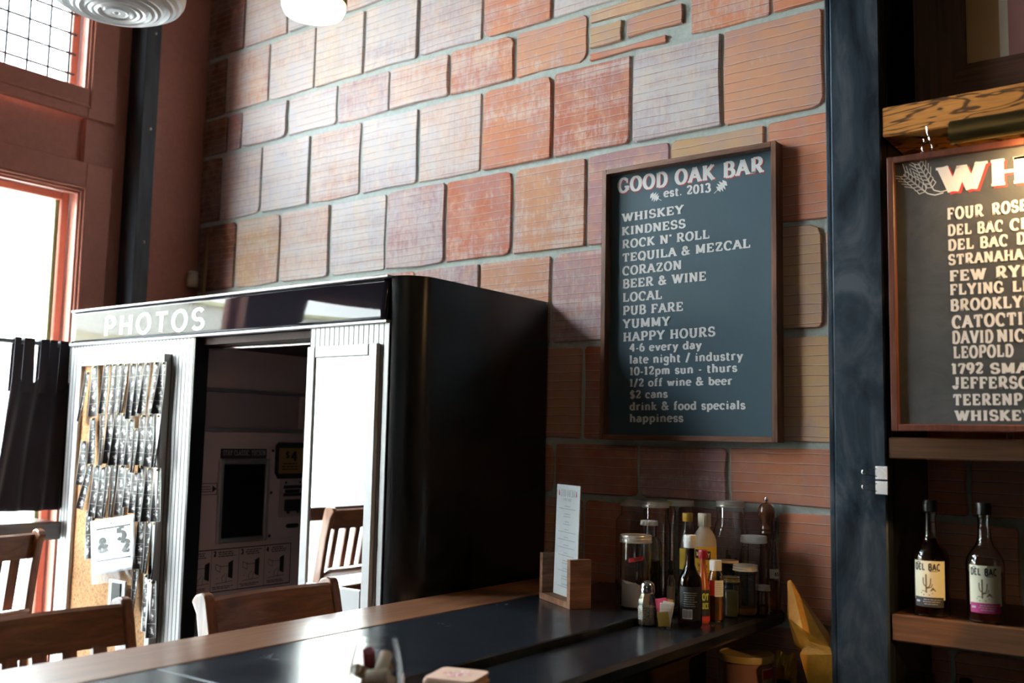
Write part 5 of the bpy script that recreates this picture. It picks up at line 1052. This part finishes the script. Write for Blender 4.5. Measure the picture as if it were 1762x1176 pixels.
# ------------------------------------------------------------------ whiskey bottles on the shelves
def whiskey(label, x, y, z, band_m, rz, clearneck):
    t = thing('whiskey_bottle', label, 'bottle', (x, y, z), 'whiskey bottles on the shelves', rz)
    prof = [(0, .004), (.034, 0), (.0395, .004), (.0405, .012), (.0405, .128), (.038, .142), (.030, .156), (.0195, .170), (.0150, .184), (.0140, .200), (.0132, .225), (.0150, .236), (.0152, .245)]
    MB().lathe(shell_prof(prof, .0025), 40).build('glass_body', MT['clear_glass'], t)
    top = .178 if not clearneck else .112
    MB().lathe([(0, .0065), (.0345, .0065), (.0375, .012), (.0375, min(top, .126))]+([(.0355, .140), (.027, .155), (.0165, .170), (.0125, .178), (0, .178)] if not clearneck else [(0, min(top, .126))]), 32).build('whiskey', MT['whiskey_liquid'], t)
    MB().lathe([(.0120, .238), (.0160, .240), (.0165, .262), (.0155, .266), (0, .266)], 28).build('stopper', MT['black_plastic'], t)
    lab = label_wrap(t, 'label', .0411, .040, .128, CA-.82, CA+.95, 'label_cream', 20)
    label_wrap(t, 'label_band', .0414, .024, .046, CA-.78, CA+.84, band_m, 20)
    f = on_cyl(0, 0, .0415, CA); mb = MB(); lettering(mb, 'DEL', -.030, .107, -.006, .107, .0145, f, .15, .11, serif=False, sub=3); lettering(mb, 'BAC', .001, .107, .028, .107, .0145, f, .15, .11, serif=False, sub=3)
    fake_lines(mb, f, -.026, -.014, .1235, 1, .004, .0018, 2, False); fake_lines(mb, f, .004, .024, .104, 1, .004, .0014, 3); mb.build('label_lettering', MT['label_dark'], lab)
    mb = MB()
    def st(pts, w_):
        for p, q_ in zip(pts[:-1], pts[1:]):
            dx_, dz_ = q_[0]-p[0], q_[1]-p[1]; l = math.hypot(dx_, dz_) or 1; a, b = -dz_/l*w_, dx_/l*w_
            mb.quad(f(p[0]+a, p[1]+b), f(p[0]-a, p[1]-b), f(q_[0]-a, q_[1]-b), f(q_[0]+a, q_[1]+b))
    st([(-.004, .056), (-.004, .076), (-.004, .098)], .0016); st([(-.004, .070), (-.009, .073), (-.0105, .080), (-.0105, .090)], .0011); st([(-.004, .067), (.003, .070), (.0055, .077), (.006, .089)], .0011); st([(-.004, .065), (.007, .069), (.0095, .076)], .0009)
    st([(-.016, .055), (.010, .055)], .0012); st([(-.011, .051), (.004, .051)], .0010); st([(-.014, .060), (-.006, .059)], .0007)
    mb.add([f(.004, .060), f(.018, .060), f(.0105, .069)], [(0, 1, 2)]); mb.build('cactus_print', MT['cactus_ink'], lab)
    mb = MB(); fake_lines(mb, on_cyl(0, 0, .0417, CA), -.012, .030, .040, 3, .005, .0014, 7); fake_lines(mb, on_cyl(0, 0, .0417, CA), -.029, -.016, .034, 1, .005, .004, 8, False); mb.build('band_print', MT['ink_grey'], t)
    return t
whiskey('whiskey bottle with cactus label and dark lower band, left one on the shelf', -.617, 2.470, 1.1332, 'label_dark', -.42, False)
whiskey('whiskey bottle with cactus label and magenta lower band, right one on the shelf', -.500, 2.468, 1.1332, 'label_magenta', -.36, True)
for lab, x, y in (('left bottle of two in the dark lower compartment', -.660, 2.60), ('right bottle of two in the dark lower compartment', -.575, 2.60)):
    t = bottle('liquor_bottle', lab, x, y, .7003, [(0, .002), (.033, 0), (.036, .006), (.036, .17), (.028, .20), (.014, .225), (.0125, .262)], 'dark_bottle_glass', inner=False, group='bottles in the lower compartment'); cap(t, .015, .250, .272, 'black_plastic'); label_wrap(t, 'label', .0364, .06, .15, CA-.9, CA+.9, 'label_dark')

# ------------------------------------------------------------------ below the rail: tub, snack bag, mustard paper
tb = thing('plastic_tub', 'round reddish tub with a tan lid on the back counter', 'tub', (-1.150, 2.640, .7702))
MB().lathe([(0, 0), (.060, 0), (.062, .004), (.0695, .160), (.0715, .162), (.0715, .170), (0, .170)], 44).build('tub_body', MT['tub_plastic'], tb)
MB().lathe([(.0725, .158), (.0745, .159), (.0748, .174), (.0735, .177), (.0700, .1765), (.069, .174), (0, .1745)], 44).build('lid', MT['tub_lid'], tb)
q = label_wrap(tb, 'label', .0700, .05, .145, CA+.55, CA+1.4, 'label_cream'); mb = MB(); f = on_cyl(0, 0, .0705, CA+.5)
for k in range(6): mb.quad(f(.006+.010*k, .118), f(.016+.010*k, .118), f(.016+.010*k, .142), f(.006+.010*k, .142))
mb.build('label_red_field', MT['label_red'], q)
sb = thing('snack_bag', 'crumpled gold and black foil bag beside the tub', 'bag', (-1.045, 2.665, .7702)); mb = MB(); vs = []; fs = []; nn = 12; R4 = random.Random(6)
for s_ in (0, 1):
    for i in range(nn+1):
        for j in range(nn+1):
            u, v = j/nn, i/nn; th = .022*sin(pi*u)*(1-v**3)+.002; vs.append((-.030+.060*u+R4.uniform(-.002, .002), (-th if s_ == 0 else th)+R4.uniform(-.003, .003), .185*v+.006*sin(9*u)*v+R4.uniform(0, .002)))
for s_ in (0, 1):
    b = s_*(nn+1)**2
    for i in range(nn):
        for j in range(nn): a = b+i*(nn+1)+j; fs.append((a, a+1, a+nn+2, a+nn+1))
mb.add(vs, fs, False); mb.build('foil_bag', MT['gold_foil'], sb)
MB().box(-.018, -.027, .03, .020, -.0255, .12).build('label', MT['label_black'], sb)
pp = thing('mustard_paper', 'folded mustard yellow paper rising to a point between the jars and the steel post', 'paper', (-.93, 2.50, .7702))
mb = MB(); P0 = (-.9785, 2.505, 1.172); P0b = (-.968, 2.500, 1.176); rr = [
    (-.9640, 2.490, 1.120), (-.9450, 2.480, 1.075), (-.8620, 2.497, 1.020)]
V = [P0, P0b, (-.9680, 2.487, 1.080), (-.9250, 2.470, 1.062), (-.8650, 2.492, 1.022), (-.9850, 2.520, 1.080), (-.9700, 2.530, 1.010), (-.9400, 2.500, 1.005), (-.9150, 2.488, 1.030), (-.8600, 2.490, 1.006), (-.9380, 2.480, .996), (-.8500, 2.500, .940), (-.9200, 2.485, .930), (-.8550, 2.500, .770), (-.9250, 2.490, .770), (-.8450, 2.515, .985), (-.9620, 2.60, .95), (-.9, 2.60, 1.03)]
mb.add(V, [(0, 1, 3, 2), (1, 4, 3), (0, 2, 5), (2, 6, 5), (2, 7, 6), (2, 8, 7), (2, 3, 8), (3, 4, 8), (8, 4, 9), (7, 8, 9, 10), (10, 9, 11, 12), (9, 15, 11), (12, 11, 13, 14), (1, 17, 4), (0, 5, 17), (5, 6, 16, 17)], False)
o = mb.build('folded_sheet', MT['mustard_paper'], pp, world=True)
sd = o.modifiers.new('sub', 'SUBSURF'); sd.levels = 2; sd.render_levels = 2; sd.subdivision_type = 'SIMPLE'
sf_ = o.modifiers.new('thick', 'SOLIDIFY'); sf_.thickness = .0015
# ------------------------------------------------------------------ pendant lamps
def pendant(name, label, x, y, z, profile, m_, glow, rb):
    t = thing(name, label, 'lamp', (x, y, z), 'ceiling pendants')
    MB().lathe(profile, 56, closed=False).build('glass_shade', MT[m_], t)
    top = profile[-1][1]
    MB().lathe([(0, top-.01), (.035, top-.01), (.04, top+.03), (.02, top+.07), (.008, top+.08), (0, top+.08)], 24).build('fitter', MT['dark_column_steel'], t)
    MB().tube([(0, 0, top+.07), (0, 0, 4.2-z)], .005, 8).build('cord', MT['black_trim'], t)
    MB().lathe([(0, rb-.035), (.022, rb-.028), (.032, rb), (.022, rb+.03), (.012, rb+.05), (0, rb+.05)], 20).build('bulb', MT[glow], t)
    return t
rib = [(0, .000)]
for k in range(1, 12): r = .145*k/11; rib += [(r-.006, .004+.030*(k/11)**3+(.008 if k % 3 == 0 else 0)), (r, .002+.032*(k/11)**3)]
rib += [(.152, .045), (.154, .060), (.148, .085), (.120, .120), (.080, .145), (.05, .16), (.045, .18)]
pendant('ribbed_pendant', 'large white ribbed pendant shade at the top left of the picture', -2.078, 1.202, 2.487, rib, 'ribbed_glass', 'white_plastic', .10)
p2 = pendant('glowing_pendant', 'small amber-rimmed pendant lamp glowing white at the top of the picture', -1.711, 1.480, 2.492, [(0, 0), (.050, .001), (.068, .008), (.074, .022), (.074, .040), (.070, .060), (.072, .085), (.060, .12), (.040, .14), (.035, .16)], 'opal_glass', 'lamp_glow', .055)
MB().lathe([(.0755, .030), (.0765, .034), (.0765, .075), (.0745, .080), (.0740, .030)], 48).build('amber_rim', MT['yellow_cap'], p2)
pd = bpy.data.lights.new('bulb_light', 'POINT'); pd.energy = 0.3; pd.color = (1, .74, .42); pd.shadow_soft_size = .03; po_ = bpy.data.objects.new('bulb_light', pd); C.objects.link(po_); po_.parent = p2; po_.location = (0, 0, .055)
# assumed small work lamp, unseen to the right, added to light paper and tub
wl_ = thing('assumed_work_lamp', 'assumed small warm work lamp, unseen right of the picture, lighting the mustard paper', 'lamp', (-.15, 1.95, 1.42))
MB().lathe([(.032, -.03), (.034, -.03), (.022, .012), (.010, .025), (0, .026), (0, .022), (.020, .010)], 24).build('lamp_housing', MT['brass_aged'], wl_)
MB().tube([(0, 0, .02), (.03, .15, .10), (.05, .35, .12), (.05, .49, .10)], .004, 8).build('arm', MT['brass_aged'], wl_)
MB().lathe([(0, 0), (.012, -.002), (.016, -.008), (.010, -.014), (0, -.015)], 16).build('bulb', MT['warm_tube'], wl_)
sl = bpy.data.lights.new('lamp_light', 'SPOT'); sl.energy = 11; sl.color = (1, .58, .20); sl.spot_size = rad(30); sl.spot_blend = .25; sl.shadow_soft_size = .012; so = bpy.data.objects.new('lamp_light', sl); C.objects.link(so); so.parent = wl_; so.location = (0, 0, -.034)
so.rotation_euler = (Vector((-.96, 2.56, 1.08))-Vector((-.15, 1.95, 1.386))).to_track_quat('-Z', 'Y').to_euler()
# assumed unseen pendants behind the photographer, added for warm highlights on the jars
for k, (x, y) in enumerate(((-1.35, -.35), (-1.0, -2.0))):
    c = copy_tree(p2); c.location = (x, y, 2.492); c['label'] = 'assumed glowing pendant lamp behind the photographer, '+('the one nearer to the brick wall', 'the one farther from the brick wall')[k]

# small unseen bulbs added over the service side for highlights on the jar lids
for k, (x, y, z) in enumerate(((-.45, .85, 2.62), (-1.05, .15, 2.55), (.25, 1.1, 2.60))):
    b = thing('highlight_bulb', ('added warm bulb for jar highlights above the picture, nearest to the bottle shelves', 'added warm bulb for jar highlights above the picture, nearest to the window side', 'added warm bulb for jar highlights above the picture, farthest from the bar')[k], 'lamp', (x, y, z), 'added highlight bulbs over the service side')
    MB().lathe([(0, 0), (.012, .003), (.018, .014), (.018, .024), (.010, .042), (0, .043)], 16).build('glowing_bulb', MT['highlight_bulb_glow'], b)
    MB().lathe([(0, .0435), (.011, .0435), (.012, .075), (.004, .085), (0, .085)], 14).build('socket', MT['brass_aged'], b)
    MB().tube([(0, 0, .084), (0, 0, 4.2-z)], .003, 6).build('cord', MT['black_trim'], b)

bpy.context.view_layer.update()
